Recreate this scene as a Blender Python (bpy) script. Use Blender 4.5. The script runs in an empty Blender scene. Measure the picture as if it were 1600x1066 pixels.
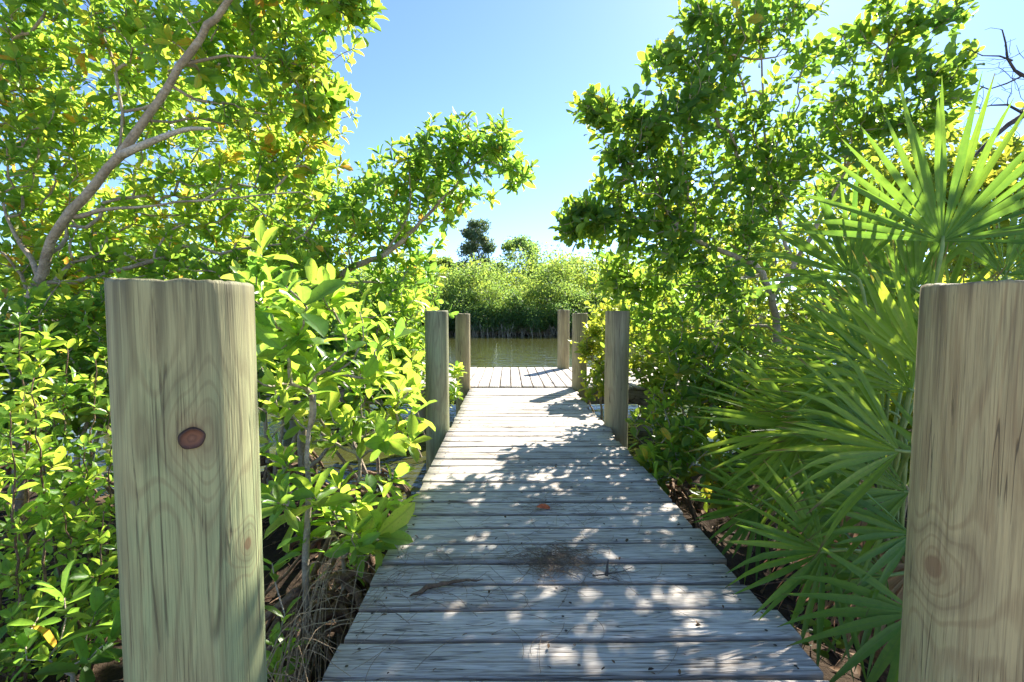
import bpy, math, random
import numpy as np
import zlib
from mathutils import Vector, Matrix

rng = np.random.default_rng(11)
random.seed(5)
R = math.radians
PI = math.pi
scn = bpy.context.scene
COL = scn.collection

# ------------------------------------------------------------------ camera
CAMH = 0.962
PITCH, YAW, FPX = R(3.22), R(0.48), 711.0
_h = np.array([math.sin(YAW), math.cos(YAW), 0.0])
_fw = math.cos(PITCH) * _h - math.sin(PITCH) * np.array([0, 0, 1.0])
_up = math.sin(PITCH) * _h + math.cos(PITCH) * np.array([0, 0, 1.0])
_rt = np.array([math.cos(YAW), -math.sin(YAW), 0.0])
CAM = np.array([0.0, 0.0, CAMH])
WATER_Z = -0.62
SUN_AZ, SUN_EL = R(33), R(41)


def ray(px, py):
    return _fw + (px - 800) / FPX * _rt + (533 - py) / FPX * _up


def P(px, py, Y):
    """world point at forward distance Y along the sight line of a photo position"""
    d = ray(px, py)
    return CAM + d * (Y / d[1])


cd = bpy.data.cameras.new('camera')
cd.sensor_width = 36.0
cd.lens = FPX / 1600 * 36.0
cd.clip_start = 0.02
cd.clip_end = 2000
cam = bpy.data.objects.new('camera', cd)
COL.objects.link(cam)
cam.location = CAM
cam.rotation_euler = (PI / 2 - PITCH, 0, -YAW)
scn.camera = cam

# ------------------------------------------------------------------ mesh helpers


def reseed(label):
    global rng
    rng = np.random.default_rng(zlib.crc32(label.encode()))


class MB:
    def __init__(self):
        self.v, self.f, self.n = [], [], 0
        self.a = {}
        self.m = []

    def add(self, verts, faces, mat=0, **attrs):
        verts = np.asarray(verts, float).reshape(-1, 3)
        off = self.n
        for fa in faces:
            fa = np.asarray(fa, int)
            if fa.size == 0:
                continue
            self.f.append(fa + off)
            self.m.append(np.full(len(fa), mat, int))
        self.v.append(verts)
        for k, val in attrs.items():
            val = np.asarray(val, float)
            self.a.setdefault(k, []).append((off, len(verts), val))
        self.n += len(verts)

    def build(self, name, mats, parent=None, smooth=True):
        me = bpy.data.meshes.new(name)
        V = np.concatenate(self.v)
        loops = np.concatenate([f.ravel() for f in self.f])
        tot = np.concatenate([np.full(len(f), f.shape[1], int) for f in self.f])
        start = np.concatenate([[0], np.cumsum(tot)[:-1]])
        me.vertices.add(len(V))
        me.vertices.foreach_set('co', V.astype(np.float32).ravel())
        me.loops.add(len(loops))
        me.loops.foreach_set('vertex_index', loops.astype(np.int32))
        me.polygons.add(len(tot))
        me.polygons.foreach_set('loop_start', start.astype(np.int32))
        if not isinstance(mats, (list, tuple)):
            mats = [mats]
        for m in mats:
            me.materials.append(m)
        me.polygons.foreach_set('material_index', np.concatenate(self.m).astype(np.int32))
        me.update(calc_edges=True)
        me.polygons.foreach_set('use_smooth', np.full(len(tot), bool(smooth)))
        for k, lst in self.a.items():
            vec = lst[0][2].ndim == 2 or (lst[0][2].ndim == 1 and lst[0][2].shape[0] == 3 and lst[0][1] != 3)
            if vec:
                arr = np.zeros((len(V), 3), np.float32)
                at = me.attributes.new(k, 'FLOAT_VECTOR', 'POINT')
                for o, n, val in lst:
                    arr[o:o + n] = val
                at.data.foreach_set('vector', arr.ravel())
            else:
                arr = np.zeros(len(V), np.float32)
                at = me.attributes.new(k, 'FLOAT', 'POINT')
                for o, n, val in lst:
                    arr[o:o + n] = val
                at.data.foreach_set('value', arr)
        me.validate()
        ob = bpy.data.objects.new(name, me)
        COL.objects.link(ob)
        if parent is not None:
            ob.parent = parent
            ob.matrix_parent_inverse = Matrix.Translation(-Vector(parent.location))
        return ob


def empty(name, loc, label, cat, group=None, kind=None):
    o = bpy.data.objects.new(name, None)
    o.empty_display_size = 0.1
    o.location = Vector([float(c) for c in loc])
    COL.objects.link(o)
    return tag(o, label, cat, group, kind)


def tag(o, label=None, cat=None, group=None, kind=None):
    if label:
        o['label'] = label
    if cat:
        o['category'] = cat
    if group:
        o['group'] = group
    if kind:
        o['kind'] = kind
    return o


def copy_tree(o, parent=None):
    c = o.copy()
    COL.objects.link(c)
    if parent is not None:
        c.parent = parent
    for ch in [x for x in o.children]:
        copy_tree(ch, c)
    return c


def unit(v):
    v = np.asarray(v, float)
    return v / np.maximum(np.linalg.norm(v, axis=-1, keepdims=True), 1e-9)


def tube(mb, pts, rad, sides=6, cap=True, **attrs):
    pts = np.asarray(pts, float)
    n = len(pts)
    rad = np.broadcast_to(np.asarray(rad, float), (n,))
    T = np.gradient(pts, axis=0)
    T = unit(T)
    ref = np.array([0, 0, 1.0]) if abs(T[0][2]) < 0.9 else np.array([1.0, 0, 0])
    u = unit(np.cross(T[0], ref))
    ang = np.arange(sides) / sides * 2 * PI
    ca, sa = np.cos(ang)[:, None], np.sin(ang)[:, None]
    V = np.empty((n, sides, 3))
    for i in range(n):
        u = u - T[i] * np.dot(u, T[i])
        u = u / max(np.linalg.norm(u), 1e-9)
        w = np.cross(T[i], u)
        V[i] = pts[i] + rad[i] * (ca * u + sa * w)
    i = np.arange(n - 1)[:, None] * sides
    j = np.arange(sides)[None, :]
    j2 = (j + 1) % sides
    q = np.stack([i + j, i + j2, i + sides + j2, i + sides + j], -1).reshape(-1, 4)
    V = V.reshape(-1, 3)
    faces = [q]
    if cap:
        V = np.concatenate([V, pts[:1], pts[-1:]])
        a, b = n * sides, n * sides + 1
        js = np.arange(sides)
        faces.append(np.stack([np.full(sides, a), (js + 1) % sides, js], -1))
        l = (n - 1) * sides
        faces.append(np.stack([np.full(sides, b), l + js, l + (js + 1) % sides], -1))
    kw = {k: np.full(len(V), val) for k, val in attrs.items()}
    mb.add(V, faces, **kw)


def smooth_path(ctrl, n):
    """Catmull-Rom through control rows (any number of columns)"""
    c = np.asarray(ctrl, float)
    c = np.concatenate([2 * c[:1] - c[1:2], c, 2 * c[-1:] - c[-2:-1]])
    m = len(c) - 3
    t = np.linspace(0, m - 1e-6, n)
    k = t.astype(int)
    f = (t - k)[:, None]
    p0, p1, p2, p3 = c[k], c[k + 1], c[k + 2], c[k + 3]
    return 0.5 * ((2 * p1) + (-p0 + p2) * f + (2 * p0 - 5 * p1 + 4 * p2 - p3) * f ** 2 + (-p0 + 3 * p1 - 3 * p2 + p3) * f ** 3)


def vnoise(x, y, seed=0):
    """cheap smooth value noise in 2-D"""
    x, y = np.asarray(x, float), np.asarray(y, float)
    xi, yi = np.floor(x), np.floor(y)
    fx, fy = x - xi, y - yi
    fx, fy = fx * fx * (3 - 2 * fx), fy * fy * (3 - 2 * fy)

    def hsh(a, b):
        s = np.sin(a * 127.1 + b * 311.7 + seed * 74.7) * 43758.5453
        return s - np.floor(s)
    return (hsh(xi, yi) * (1 - fx) + hsh(xi + 1, yi) * fx) * (1 - fy) + (hsh(xi, yi + 1) * (1 - fx) + hsh(xi + 1, yi + 1) * fx) * fy - 0.5


# ------------------------------------------------------------------ node helpers


class NT:
    def __init__(self, name):
        self.mat = bpy.data.materials.new(name)
        self.mat.use_nodes = True
        self.t = self.mat.node_tree
        self.t.nodes.clear()

    def n(self, typ, ins=None, out=None, **props):
        nd = self.t.nodes.new(typ)
        for k, v in props.items():
            setattr(nd, k, v)
        for k, v in (ins or {}).items():
            s = nd.inputs[k]
            if isinstance(v, bpy.types.NodeSocket):
                self.t.links.new(v, s)
            else:
                s.default_value = v
        return nd.outputs[0 if out is None else out]

    def math(self, op, a, b=0.0, c=0.0, clamp=False):
        return self.n('ShaderNodeMath', {0: a, 1: b, 2: c}, operation=op, use_clamp=clamp)

    def vmul(self, v, s):
        return self.n('ShaderNodeVectorMath', {0: v, 1: s}, operation='MULTIPLY')

    def vadd(self, v, s):
        return self.n('ShaderNodeVectorMath', {0: v, 1: s}, operation='ADD')

    def noise(self, vec, scale=1.0, detail=4.0, rough=0.55, dist=0.0, out='Fac'):
        return self.n('ShaderNodeTexNoise', {'Vector': vec, 'Scale': scale, 'Detail': detail, 'Roughness': rough, 'Distortion': dist}, out=out)

    def ramp(self, fac, stops, interp='LINEAR'):
        nd = self.t.nodes.new('ShaderNodeValToRGB')
        cr = nd.color_ramp
        cr.interpolation = interp
        while len(cr.elements) < len(stops):
            cr.elements.new(0.5)
        for e, (p, c) in zip(cr.elements, stops):
            e.position = p
            if not isinstance(c, (tuple, list)):
                c = (c, c, c)
            e.color = (*c[:3], 1)
        self.t.links.new(fac, nd.inputs[0])
        return nd.outputs[0]

    def mix(self, fac, a, b, blend='MIX'):
        nd = self.t.nodes.new('ShaderNodeMix')
        nd.data_type = 'RGBA'
        nd.blend_type = blend
        for idx, v in ((0, fac), (6, a), (7, b)):
            s = nd.inputs[idx]
            if isinstance(v, bpy.types.NodeSocket):
                self.t.links.new(v, s)
            elif idx == 0:
                s.default_value = v
            else:
                s.default_value = (*v[:3], 1)
        return nd.outputs[2]

    def rng(self, v, a, b, c=0.0, d=1.0):
        return self.n('ShaderNodeMapRange', {'Value': v, 'From Min': a, 'From Max': b, 'To Min': c, 'To Max': d}, clamp=True)

    def attr(self, name, out='Fac'):
        return self.n('ShaderNodeAttribute', out=out, attribute_name=name)

    def bump(self, h, strength=0.3, dist=0.01):
        return self.n('ShaderNodeBump', {'Height': h, 'Strength': strength, 'Distance': dist})

    def principled(self, col, rough=0.7, spec=0.4, normal=None, **kw):
        ins = {'Base Color': col if isinstance(col, bpy.types.NodeSocket) else (*col[:3], 1), 'Roughness': rough, 'Specular IOR Level': spec}
        if normal is not None:
            ins['Normal'] = normal
        ins.update(kw)
        return self.n('ShaderNodeBsdfPrincipled', ins)

    def out(self, sh):
        o = self.t.nodes.new('ShaderNodeOutputMaterial')
        self.t.links.new(sh, o.inputs['Surface'])
        return self.mat


def leaf_material(name, stops, tstops, trans=0.6, rough=0.38, spec=0.45, midrib=0.35, tip=0.0, spots=.55):
    """two-sided leaf: own colour varies from leaf to leaf, light passes through"""
    k = NT(name)
    r = k.attr('rnd')
    lf = k.attr('lf', out='Vector')
    sx = k.n('ShaderNodeSeparateXYZ', {0: lf})
    nd = sx.node
    side = k.math('ABSOLUTE', nd.outputs[1])
    rib = k.rng(side, 0.03, 0.12, 1.0, 0.0)
    geo = k.n('ShaderNodeNewGeometry', out='Position')
    mott = k.noise(geo, 60, 3)
    r2 = k.math('ADD', r, k.math('MULTIPLY', k.math('SUBTRACT', mott, 0.5), 0.4))
    col = k.ramp(r2, [(p, tuple(min(.5, c * 1.45) for c in cc)) for p, cc in stops])
    col = k.mix(k.math('MULTIPLY', rib, midrib), col, (0.20, 0.26, 0.07))
    spot = k.math('MULTIPLY', k.rng(k.noise(geo, 170, 2), .64, .7), spots)
    if tip:
        spot = k.math('MAXIMUM', spot, k.rng(k.math('ADD', nd.outputs[0], k.math('MULTIPLY', k.math('SUBTRACT', r, .5), .25)), .93, 1.0, 0, tip))
    col = k.mix(spot, col, (.16, .1, .04))
    tcol = k.ramp(r2, [(p, (min(.8, cc[0] * 1.27), min(.8, cc[1] * 1.18), cc[2] * 1.4 + .025)) for p, cc in tstops])
    tcol = k.mix(spot, tcol, (.16, .09, .02))
    tcol = k.mix(k.math('MULTIPLY', rib, midrib * 0.8), tcol, (0.12, 0.2, 0.02))
    b = k.bump(k.math('ADD', mott, k.math('MULTIPLY', rib, -0.4)), 0.25, 0.004)
    p = k.principled(col, rough, spec, b)
    t = k.n('ShaderNodeBsdfTranslucent', {'Color': tcol})
    m = k.n('ShaderNodeMixShader', {0: trans, 1: p, 2: t})
    return k.out(m)


G = {}
G['mangrove'] = leaf_material('mangrove_leaf',
    [(0, (.025, .07, .018)), (.4, (.05, .12, .022)), (.75, (.09, .17, .025)), (.93, (.2, .2, .03)), (.97, (.42, .30, .03)), (1, (.45, .16, .03))],
    [(0, (.10, .26, .02)), (.4, (.24, .46, .025)), (.75, (.42, .60, .03)), (.93, (.65, .62, .03)), (1, (.75, .35, .03))], .62)
G['bright'] = leaf_material('young_mangrove_leaf',
    [(0, (.035, .10, .022)), (.4, (.075, .17, .03)), (.8, (.14, .23, .035)), (1, (.26, .28, .05))],
    [(0, (.15, .36, .02)), (.4, (.32, .55, .03)), (.8, (.52, .68, .04)), (1, (.7, .7, .08))], .6, .35)
G['broad'] = leaf_material('broad_leaf',
    [(0, (.02, .06, .015)), (.4, (.04, .10, .02)), (.75, (.07, .14, .022)), (.96, (.13, .17, .03)), (1, (.34, .24, .03))],
    [(0, (.12, .28, .015)), (.4, (.25, .44, .02)), (.75, (.40, .56, .02)), (.96, (.55, .6, .03)), (1, (.75, .5, .03))], .6)
G['yellow'] = leaf_material('yellow_green_leaf',
    [(0, (.04, .10, .018)), (.5, (.075, .15, .022)), (.85, (.14, .2, .03)), (1, (.36, .26, .03))],
    [(0, (.26, .4, .02)), (.5, (.48, .56, .02)), (.85, (.68, .64, .03)), (1, (.75, .5, .04))], .55)
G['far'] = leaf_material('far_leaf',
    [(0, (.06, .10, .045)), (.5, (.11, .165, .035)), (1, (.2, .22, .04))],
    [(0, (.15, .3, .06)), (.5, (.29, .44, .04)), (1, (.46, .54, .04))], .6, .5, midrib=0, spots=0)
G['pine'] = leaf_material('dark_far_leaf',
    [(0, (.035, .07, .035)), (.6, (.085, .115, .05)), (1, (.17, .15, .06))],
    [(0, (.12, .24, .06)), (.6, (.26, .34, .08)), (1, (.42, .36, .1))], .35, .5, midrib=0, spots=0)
G['palm'] = leaf_material('palmetto_leaf',
    [(0, (.032, .075, .013)), (.5, (.075, .142, .017)), (.9, (.12, .19, .022)), (1, (.18, .22, .035))],
    [(0, (.09, .25, .01)), (.5, (.24, .42, .012)), (.9, (.42, .58, .02)), (1, (.54, .62, .04))], .45, .4, .35, midrib=.5, tip=.85, spots=.2)
G['litter'] = leaf_material('brown_litter_leaf', [(0, (.03, .018, .01)), (.5, (.07, .04, .02)), (1, (.16, .09, .045))], [(0, (.05, .03, .01)), (1, (.15, .08, .03))], .15, .7, .2, midrib=.1)
G['dry'] = leaf_material('dry_palmetto_leaf',
    [(0, (.13, .075, .035)), (.5, (.26, .16, .08)), (1, (.42, .29, .16))],
    [(0, (.2, .1, .04)), (1, (.4, .25, .12))], .25, .7, .2, midrib=.2)


def bark_material(name, c1, c2, c3, sc=1.0):
    k = NT(name)
    g = k.n('ShaderNodeNewGeometry', out='Position')
    a = k.noise(g, 7 * sc, 6, .6)
    b = k.noise(g, 45 * sc, 5, .65)
    col = k.ramp(a, [(.3, c1), (.5, c2), (.72, c3)])
    col = k.mix(k.rng(b, .45, .7), col, tuple(x * .55 for x in c2))
    return k.out(k.principled(col, .85, .25, k.bump(k.math('ADD', b, k.math('MULTIPLY', k.noise(g, 14 * sc, 4, .6), .8)), .9, .02)))


BARK = bark_material('grey_brown_bark', (.26, .205, .14), (.44, .355, .25), (.6, .51, .385))
BARKP = bark_material('pale_bark', (.5, .43, .33), (.66, .58, .46), (.76, .69, .56), 1.5)
BARKR = bark_material('reddish_root_bark', (.11, .065, .04), (.25, .155, .095), (.42, .29, .185), 2)
BARKD = bark_material('dead_bark', (.06, .05, .045), (.11, .09, .08), (.2, .17, .15))
TWIGM = bark_material('needle_brown', (.2, .14, .095), (.36, .26, .18), (.52, .41, .3), 3)
STRAW = bark_material('dry_straw', (.34, .22, .12), (.52, .38, .22), (.68, .55, .36), 3)


def plank_material(name, dark=0.0, bright=0.0):
    k = NT(name)
    pl = k.attr('pl', out='Vector')          # x along board, y across, z per-board number
    s = k.n('ShaderNodeSeparateXYZ', {0: pl}).node
    x, y, z = s.outputs[0], s.outputs[1], s.outputs[2]

    def vec(ax, ay, az):
        return k.n('ShaderNodeCombineXYZ', {0: k.math('MULTIPLY', x, ax), 1: k.math('MULTIPLY', y, ay), 2: k.math('MULTIPLY', z, az)})
    big = k.noise(vec(2.2, 9, 31), 1, 5, .6)
    grain = k.noise(vec(2.5, 75, 57), 1, 6, .65, .6)
    fine = k.noise(vec(9, 260, 43), 1, 4, .6)
    wav = k.noise(vec(1.4, 22, 77), 1, 3, .5, .4)
    rings = k.math('SINE', k.math('MULTIPLY', wav, 70.0))
    col = k.ramp(grain, [(.28, (.25, .185, .135)), (.41, (.49, .43, .36)), (.56, (.65, .59, .515)), (.75, (.74, .69, .62))])
    col = k.mix(k.rng(rings, -.2, -1, 0, .5), col, (.2, .17, .145))
    col = k.mix(k.rng(fine, .53, .7, 0, .65), col, (.15, .13, .11))
    # weather stains: own brown blotches and pale worn patches
    col = k.mix(k.rng(big, .55, .75, 0, .55), col, (.30, .235, .18))
    col = k.mix(k.rng(big, .4, .22, 0, .45), col, (.6, .595, .59))
    bd = k.ramp(k.n('ShaderNodeTexWhiteNoise', {'W': z}, noise_dimensions='1D', out='Value'), [(0, .8), (1, 1.06)])
    col = k.mix(1.0, col, bd, 'MULTIPLY')
    # cracks along the grain
    ck = k.noise(vec(1.7, 48, 91), 1, 2, .5, 1.2)
    crack = k.math('MULTIPLY', k.rng(k.math('ABSOLUTE', k.math('SUBTRACT', ck, .5)), .02, .003, 0, 1), k.rng(big, .42, .55))
    col = k.mix(k.math('MULTIPLY', crack, .85), col, (.04, .032, .026))
    # knots
    vo = k.t.nodes.new('ShaderNodeTexVoronoi')
    k.t.links.new(vec(3.1, 8.2, 13), vo.inputs['Vector'])
    vo.inputs['Scale'].default_value = 1
    vo.inputs['Randomness'].default_value = .9
    d = k.math('ADD', vo.outputs['Distance'], k.math('MULTIPLY', k.math('SUBTRACT', fine, .5), .12))
    pick = k.math('GREATER_THAN', k.n('ShaderNodeSeparateColor', {0: vo.outputs['Color']}), .6)
    kn = k.math('MULTIPLY', k.rng(d, .16, .06), pick)
    ring = k.math('MULTIPLY', k.math('MULTIPLY', k.math('SINE', k.math('MULTIPLY', d, 95.0)), k.rng(d, .34, .1)), pick)
    col = k.mix(k.rng(ring, 0, 1, 0, .45), col, (.17, .14, .115))
    col = k.mix(k.math('MULTIPLY', kn, .75), col, (.105, .078, .055))
    edge = k.rng(k.math('ADD', k.math('ABSOLUTE', y), k.math('MULTIPLY', k.math('SUBTRACT', big, .5), .05)), .058, .07, 0, .6)
    col = k.mix(edge, col, (.2, .16, .12))
    if dark:
        col = k.mix(dark, col, (.08, .065, .05))
    if bright:
        col = k.mix(bright, col, (.62, .6, .57))
    h = k.math('ADD', k.math('MULTIPLY', grain, .7), k.math('MULTIPLY', fine, .5))
    h = k.math('SUBTRACT', h, k.math('MULTIPLY', crack, 1.5))
    return k.out(k.principled(col, .8, .25, k.bump(h, .55, .006)))


PLANK = plank_material('weathered_plank')
PLANKP = plank_material('bleached_plank', 0, .0)
BEAM = plank_material('wet_beam', .5)
k = NT('rusty_nail')
NAIL = k.out(k.principled((.06, .04, .03), .6, .4))


def post_material(name, base, green, brown, dark, knots, seed, greenamt):
    """turned treated pine: contour lines of a stretched field make cathedral grain that closes round each knot"""
    k = NT(name)
    oc = k.n('ShaderNodeTexCoord', out='Object')
    oc2 = k.vadd(oc, (seed * 3.1, seed * 1.7, seed * 5.3))
    F = k.noise(k.vmul(oc2, (7, 7, .75)), 1, 2.2, .45)
    wob = k.noise(k.vmul(oc2, (30, 30, 9)), 1, 3, .5)
    core = None
    halo = None
    for (kp, kr) in knots:
        dv = k.vmul(k.vadd(oc, tuple(-c for c in kp)), (1, 1, .72))
        d = k.n('ShaderNodeVectorMath', {0: dv}, operation='LENGTH', out='Value')
        d = k.math('ADD', d, k.math('MULTIPLY', k.math('SUBTRACT', wob, .5), kr * .6))
        g = k.math('POWER', 2.718, k.math('MULTIPLY', k.math('MULTIPLY', d, d), -1.0 / (2 * (kr * 2.4) ** 2)))
        F = k.math('ADD', F, k.math('MULTIPLY', g, .34))
        c = k.rng(d, kr * 1.05, kr * .8)
        hl = k.rng(d, kr * 2.4, kr * .9)
        core = c if core is None else k.math('MAXIMUM', core, c)
        halo = hl if halo is None else k.math('MAXIMUM', halo, hl)
    F2 = k.math('ADD', F, k.math('MULTIPLY', wob, .02))
    s1 = k.math('SINE', k.math('MULTIPLY', F2, 85.0))
    s2 = k.math('SINE', k.math('MULTIPLY', F2, 23.0))
    streak = k.noise(k.vmul(oc2, (38, 38, 1.1)), 1, 6, .62)
    fibre = k.noise(k.vmul(oc2, (150, 150, 5)), 1, 4, .6)
    patch = k.noise(k.vmul(oc2, (5, 5, 2.2)), 1, 4, .55)
    col = k.ramp(streak, [(.27, brown), (.43, base), (.7, tuple(min(1, x * 1.15) for x in base))])
    col = k.mix(k.rng(patch, .42, .6, 0, greenamt), col, green)
    col = k.mix(k.rng(s1, .35, .95, 0, .48), col, brown)
    col = k.mix(k.rng(s2, .3, 1, 0, .28), col, dark)
    col = k.mix(k.rng(fibre, .52, .72, 0, .3), col, dark)
    f2 = k.noise(k.vmul(oc2, (430, 430, 7)), 1, 3, .6)
    col = k.mix(k.rng(f2, .5, .68, 0, .5), col, tuple(x * .8 for x in dark))
    col = k.mix(k.rng(f2, .45, .3, 0, .35), col, tuple(min(.8, x * 1.25) for x in base))
    blot = k.noise(k.vmul(oc2, (16, 16, 4)), 1, 5, .6)
    col = k.mix(k.rng(blot, .52, .68, 0, .35), col, brown)
    # grey weather streaks running down from the top
    sz = k.n('ShaderNodeSeparateXYZ', {0: oc}).node.outputs[2]
    topm = k.rng(k.math('ADD', sz, k.math('MULTIPLY', streak, .5)), 2.2, 2.5)
    col = k.mix(k.math('MULTIPLY', topm, k.rng(streak, .42, .56, 0, .8)), col, tuple(x * .75 for x in dark))
    # drying cracks
    ck = k.noise(k.vmul(oc2, (26, 26, .55)), 1, 1, .4, 0)
    crk = k.math('MULTIPLY', k.rng(k.math('ABSOLUTE', k.math('SUBTRACT', ck, .5)), .011, .002), k.rng(patch, .5, .57))
    col = k.mix(k.math('MULTIPLY', crk, .7), col, (.07, .05, .03))
    ck2 = k.noise(k.vmul(oc2, (70, 70, 1.3)), 1, 1, .4, 0)
    crk2 = k.math('MULTIPLY', k.rng(k.math('ABSOLUTE', k.math('SUBTRACT', ck2, .5)), .012, .003), k.rng(blot, .5, .6))
    col = k.mix(k.math('MULTIPLY', crk2, .75), col, (.06, .045, .028))
    crk = k.math('MAXIMUM', crk, crk2)
    if core is not None:
        col = k.mix(k.math('MULTIPLY', halo, .3), col, (.25, .14, .07))
        col = k.mix(k.math('MULTIPLY', core, .6), col, (.2, .1, .05))
    h = k.math('ADD', k.math('MULTIPLY', f2, .45), k.math('ADD', k.math('MULTIPLY', fibre, .5), k.math('MULTIPLY', streak, .8)))
    h = k.math('SUBTRACT', h, k.math('MULTIPLY', crk, 2.0))
    return k.out(k.principled(col, .72, .3, k.bump(h, .5, .006)))


# ------------------------------------------------------------------ ground, water
def ground_z(x, y):
    x, y = np.asarray(x, float), np.asarray(y, float)
    n = vnoise(x * 1.3, y * 1.3, 1) * .16 + vnoise(x * 4, y * 4, 2) * .07 + vnoise(x * 11, y * 11, 3) * .025
    edge = 3.0 + np.clip(x - .8, 0, 4) * 1.1 + np.clip(-1.5 - x, 0, 5) * .45 + vnoise(x * .6, 3.3, 5) * 1.2
    near = np.clip((y - edge) / 1.6, 0, 1)
    near = near * near * (3 - 2 * near)
    far = np.clip((y - 33.2 - vnoise(x * .25, 1.7, 8) * 1.5) / 2.0, 0, 1)
    bank = -0.50 + n + np.clip((.1 - y) / 1.2, 0, 1) * .38
    bed = -1.05 + n * .6
    side = np.clip((np.abs(x + .5) - 11) / 3, 0, 1)
    wet = near * (1 - far) * (1 - side * np.clip((y - 5) / 3, 0, 1))
    return bank * (1 - wet) + bed * wet + np.clip(y - 60, 0, 400) * .004


def spaced(lo, hi, fine_lo, fine_hi, df, dc):
    a = list(np.arange(fine_lo, fine_hi, df))
    p, s = fine_lo, df
    left = []
    while p > lo:
        s *= dc
        p -= s
        left.append(p)
    p, s = fine_hi, df
    right = []
    while p < hi:
        right.append(p)
        s *= dc
        p += s
    return np.array(left[::-1] + a + right)


xs = spaced(-300, 300, -4, 5, .07, 1.12)
ys = spaced(-60, 420, .2, 7.5, .07, 1.07)
X, Y = np.meshgrid(xs, ys)
Z = ground_z(X, Y)
nx, ny = len(xs), len(ys)
mb = MB()
ii = (np.arange(ny - 1)[:, None] * nx + np.arange(nx - 1)[None, :]).ravel()
mb.add(np.stack([X, Y, Z], -1).reshape(-1, 3), [np.stack([ii, ii + 1, ii + nx + 1, ii + nx], -1)])
k = NT('swamp_mud')
g = k.n('ShaderNodeNewGeometry', out='Position')
a = k.noise(g, 2.5, 6, .6)
b = k.noise(g, 28, 6, .7)
c = k.noise(k.vmul(g, (60, 18, 30)), 1, 4, .6)
col = k.ramp(a, [(.3, (.022, .016, .011)), (.5, (.045, .032, .022)), (.7, (.08, .056, .036))])
col = k.mix(k.rng(b, .5, .68, 0, .6), col, (.06, .04, .025))
col = k.mix(k.rng(c, .56, .7, 0, .5), col, (.09, .062, .04))
sy = k.n('ShaderNodeSeparateXYZ', {0: g}).node.outputs[1]
sand = k.rng(k.math('ADD', sy, k.math('MULTIPLY', a, .6)), .1, -.5)  # unseen pale sand added behind the camera to bounce sunlight onto the posts
far_ = k.rng(sy, -28, -34)
bounce_sandc = k.ramp(b, [(.35, (.36, .31, .23)), (.6, (.48, .43, .34)), (.8, (.56, .51, .42))])  # invented ground colour, pale so it acts as a reflector
bounce_sandc = k.mix(far_, bounce_sandc, (.05, .09, .02))
col = k.mix(sand, col, bounce_sandc)
GROUND = k.out(k.principled(col, .95, .08, k.bump(k.math('ADD', b, k.math('MULTIPLY', c, .6)), .9, .03)))
tag(mb.build('ground', GROUND), 'dark brown swamp mud on both banks of the creek', 'ground', kind='structure')

mb = MB()
wx = spaced(-290, 290, -3, 3, 3, 1.5)
wy = spaced(-2, 380, 0, 40, 4, 1.5)
X, Y = np.meshgrid(wx, wy)
ii = (np.arange(len(wy) - 1)[:, None] * len(wx) + np.arange(len(wx) - 1)[None, :]).ravel()
mb.add(np.stack([X, Y, np.full_like(X, WATER_Z)], -1).reshape(-1, 3), [np.stack([ii, ii + 1, ii + len(wx) + 1, ii + len(wx)], -1)])
k = NT('murky_water')
g = k.n('ShaderNodeNewGeometry', out='Position')
w1 = k.noise(k.vmul(g, (1.1, 2.6, 1)), 1, 3, .5, .3)
w2 = k.noise(k.vmul(g, (5, 11, 1)), 1, 3, .5, .2)
hh = k.math('ADD', w1, k.math('MULTIPLY', w2, .35))
WATER = k.out(k.principled((.055, .058, .016), .03, .7, k.bump(hh, .5, .09), **{'IOR': 1.33}))
tag(mb.build('water', WATER), 'still olive brown creek water beyond the dock', 'water', kind='structure')

# ------------------------------------------------------------------ boardwalk
XL, XR = -.498, .849
PITCHB = .1428


def plank(mb, c0, c1, along, across, z0, z1, seed, segs=14):
    """one board: long direction 'along' from c0 to c1 with soft long edges; slight cup, twist and wear"""
    w = across
    prof = np.array([(-.5, -1), (-.5, -.14), (-.47, -.03), (-.40, 0), (-.2, .0), (0, 0), (.2, 0), (.40, 0), (.47, -.03), (.5, -.14), (.5, -1)])
    n = len(prof)
    t = np.linspace(0, 1, segs + 1)
    L = np.linalg.norm(c1 - c0)
    d = (c1 - c0) / L
    wv = np.array([d[1], -d[0], 0])
    if np.dot(wv, [1, 1, 0]) < 0:
        wv = -wv
    th = z1 - z0
    lift = vnoise(t * 3 + seed * 9.1, seed * 3.3, 4) * .006
    side = vnoise(t * 2.2 + seed * 5.7, seed * 1.3, 6) * .006
    cup = (rng.random() - .5) * .005
    V = np.empty((segs + 1, n, 3))
    pl = np.empty((segs + 1, n, 3))
    for i in range(segs + 1):
        p = c0 + d * L * t[i]
        chips = vnoise(np.full(n, t[i] * 22 + seed * 13), np.arange(n) * 3.1, 9) * .004
        y = prof[:, 0] * (w + side[i])
        V[i] = p + wv * y[:, None]
        V[i, :, 2] = z1 + np.where(prof[:, 1] <= -1, -th, prof[:, 1] * th) + lift[i] + cup * (np.abs(prof[:, 0]) * 2) ** 2
        e = (np.abs(prof[:, 0]) > .45)
        V[i] += wv * (chips * e)[:, None]
        pl[i, :, 0] = L * t[i]
        pl[i, :, 1] = prof[:, 0] * w + prof[:, 1] * .03
        pl[i, :, 2] = seed
    i0 = np.arange(segs)[:, None] * n
    j = np.arange(n)[None, :]
    q = np.stack([i0 + j, i0 + n + j, i0 + n + (j + 1) % n, i0 + (j + 1) % n], -1).reshape(-1, 4)
    caps = [np.arange(n)[None, :], (segs * n + np.arange(n)[::-1])[None, :]]
    mb.add(V.reshape(-1, 3), [q] + caps, 0, pl=pl.reshape(-1, 3))


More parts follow.
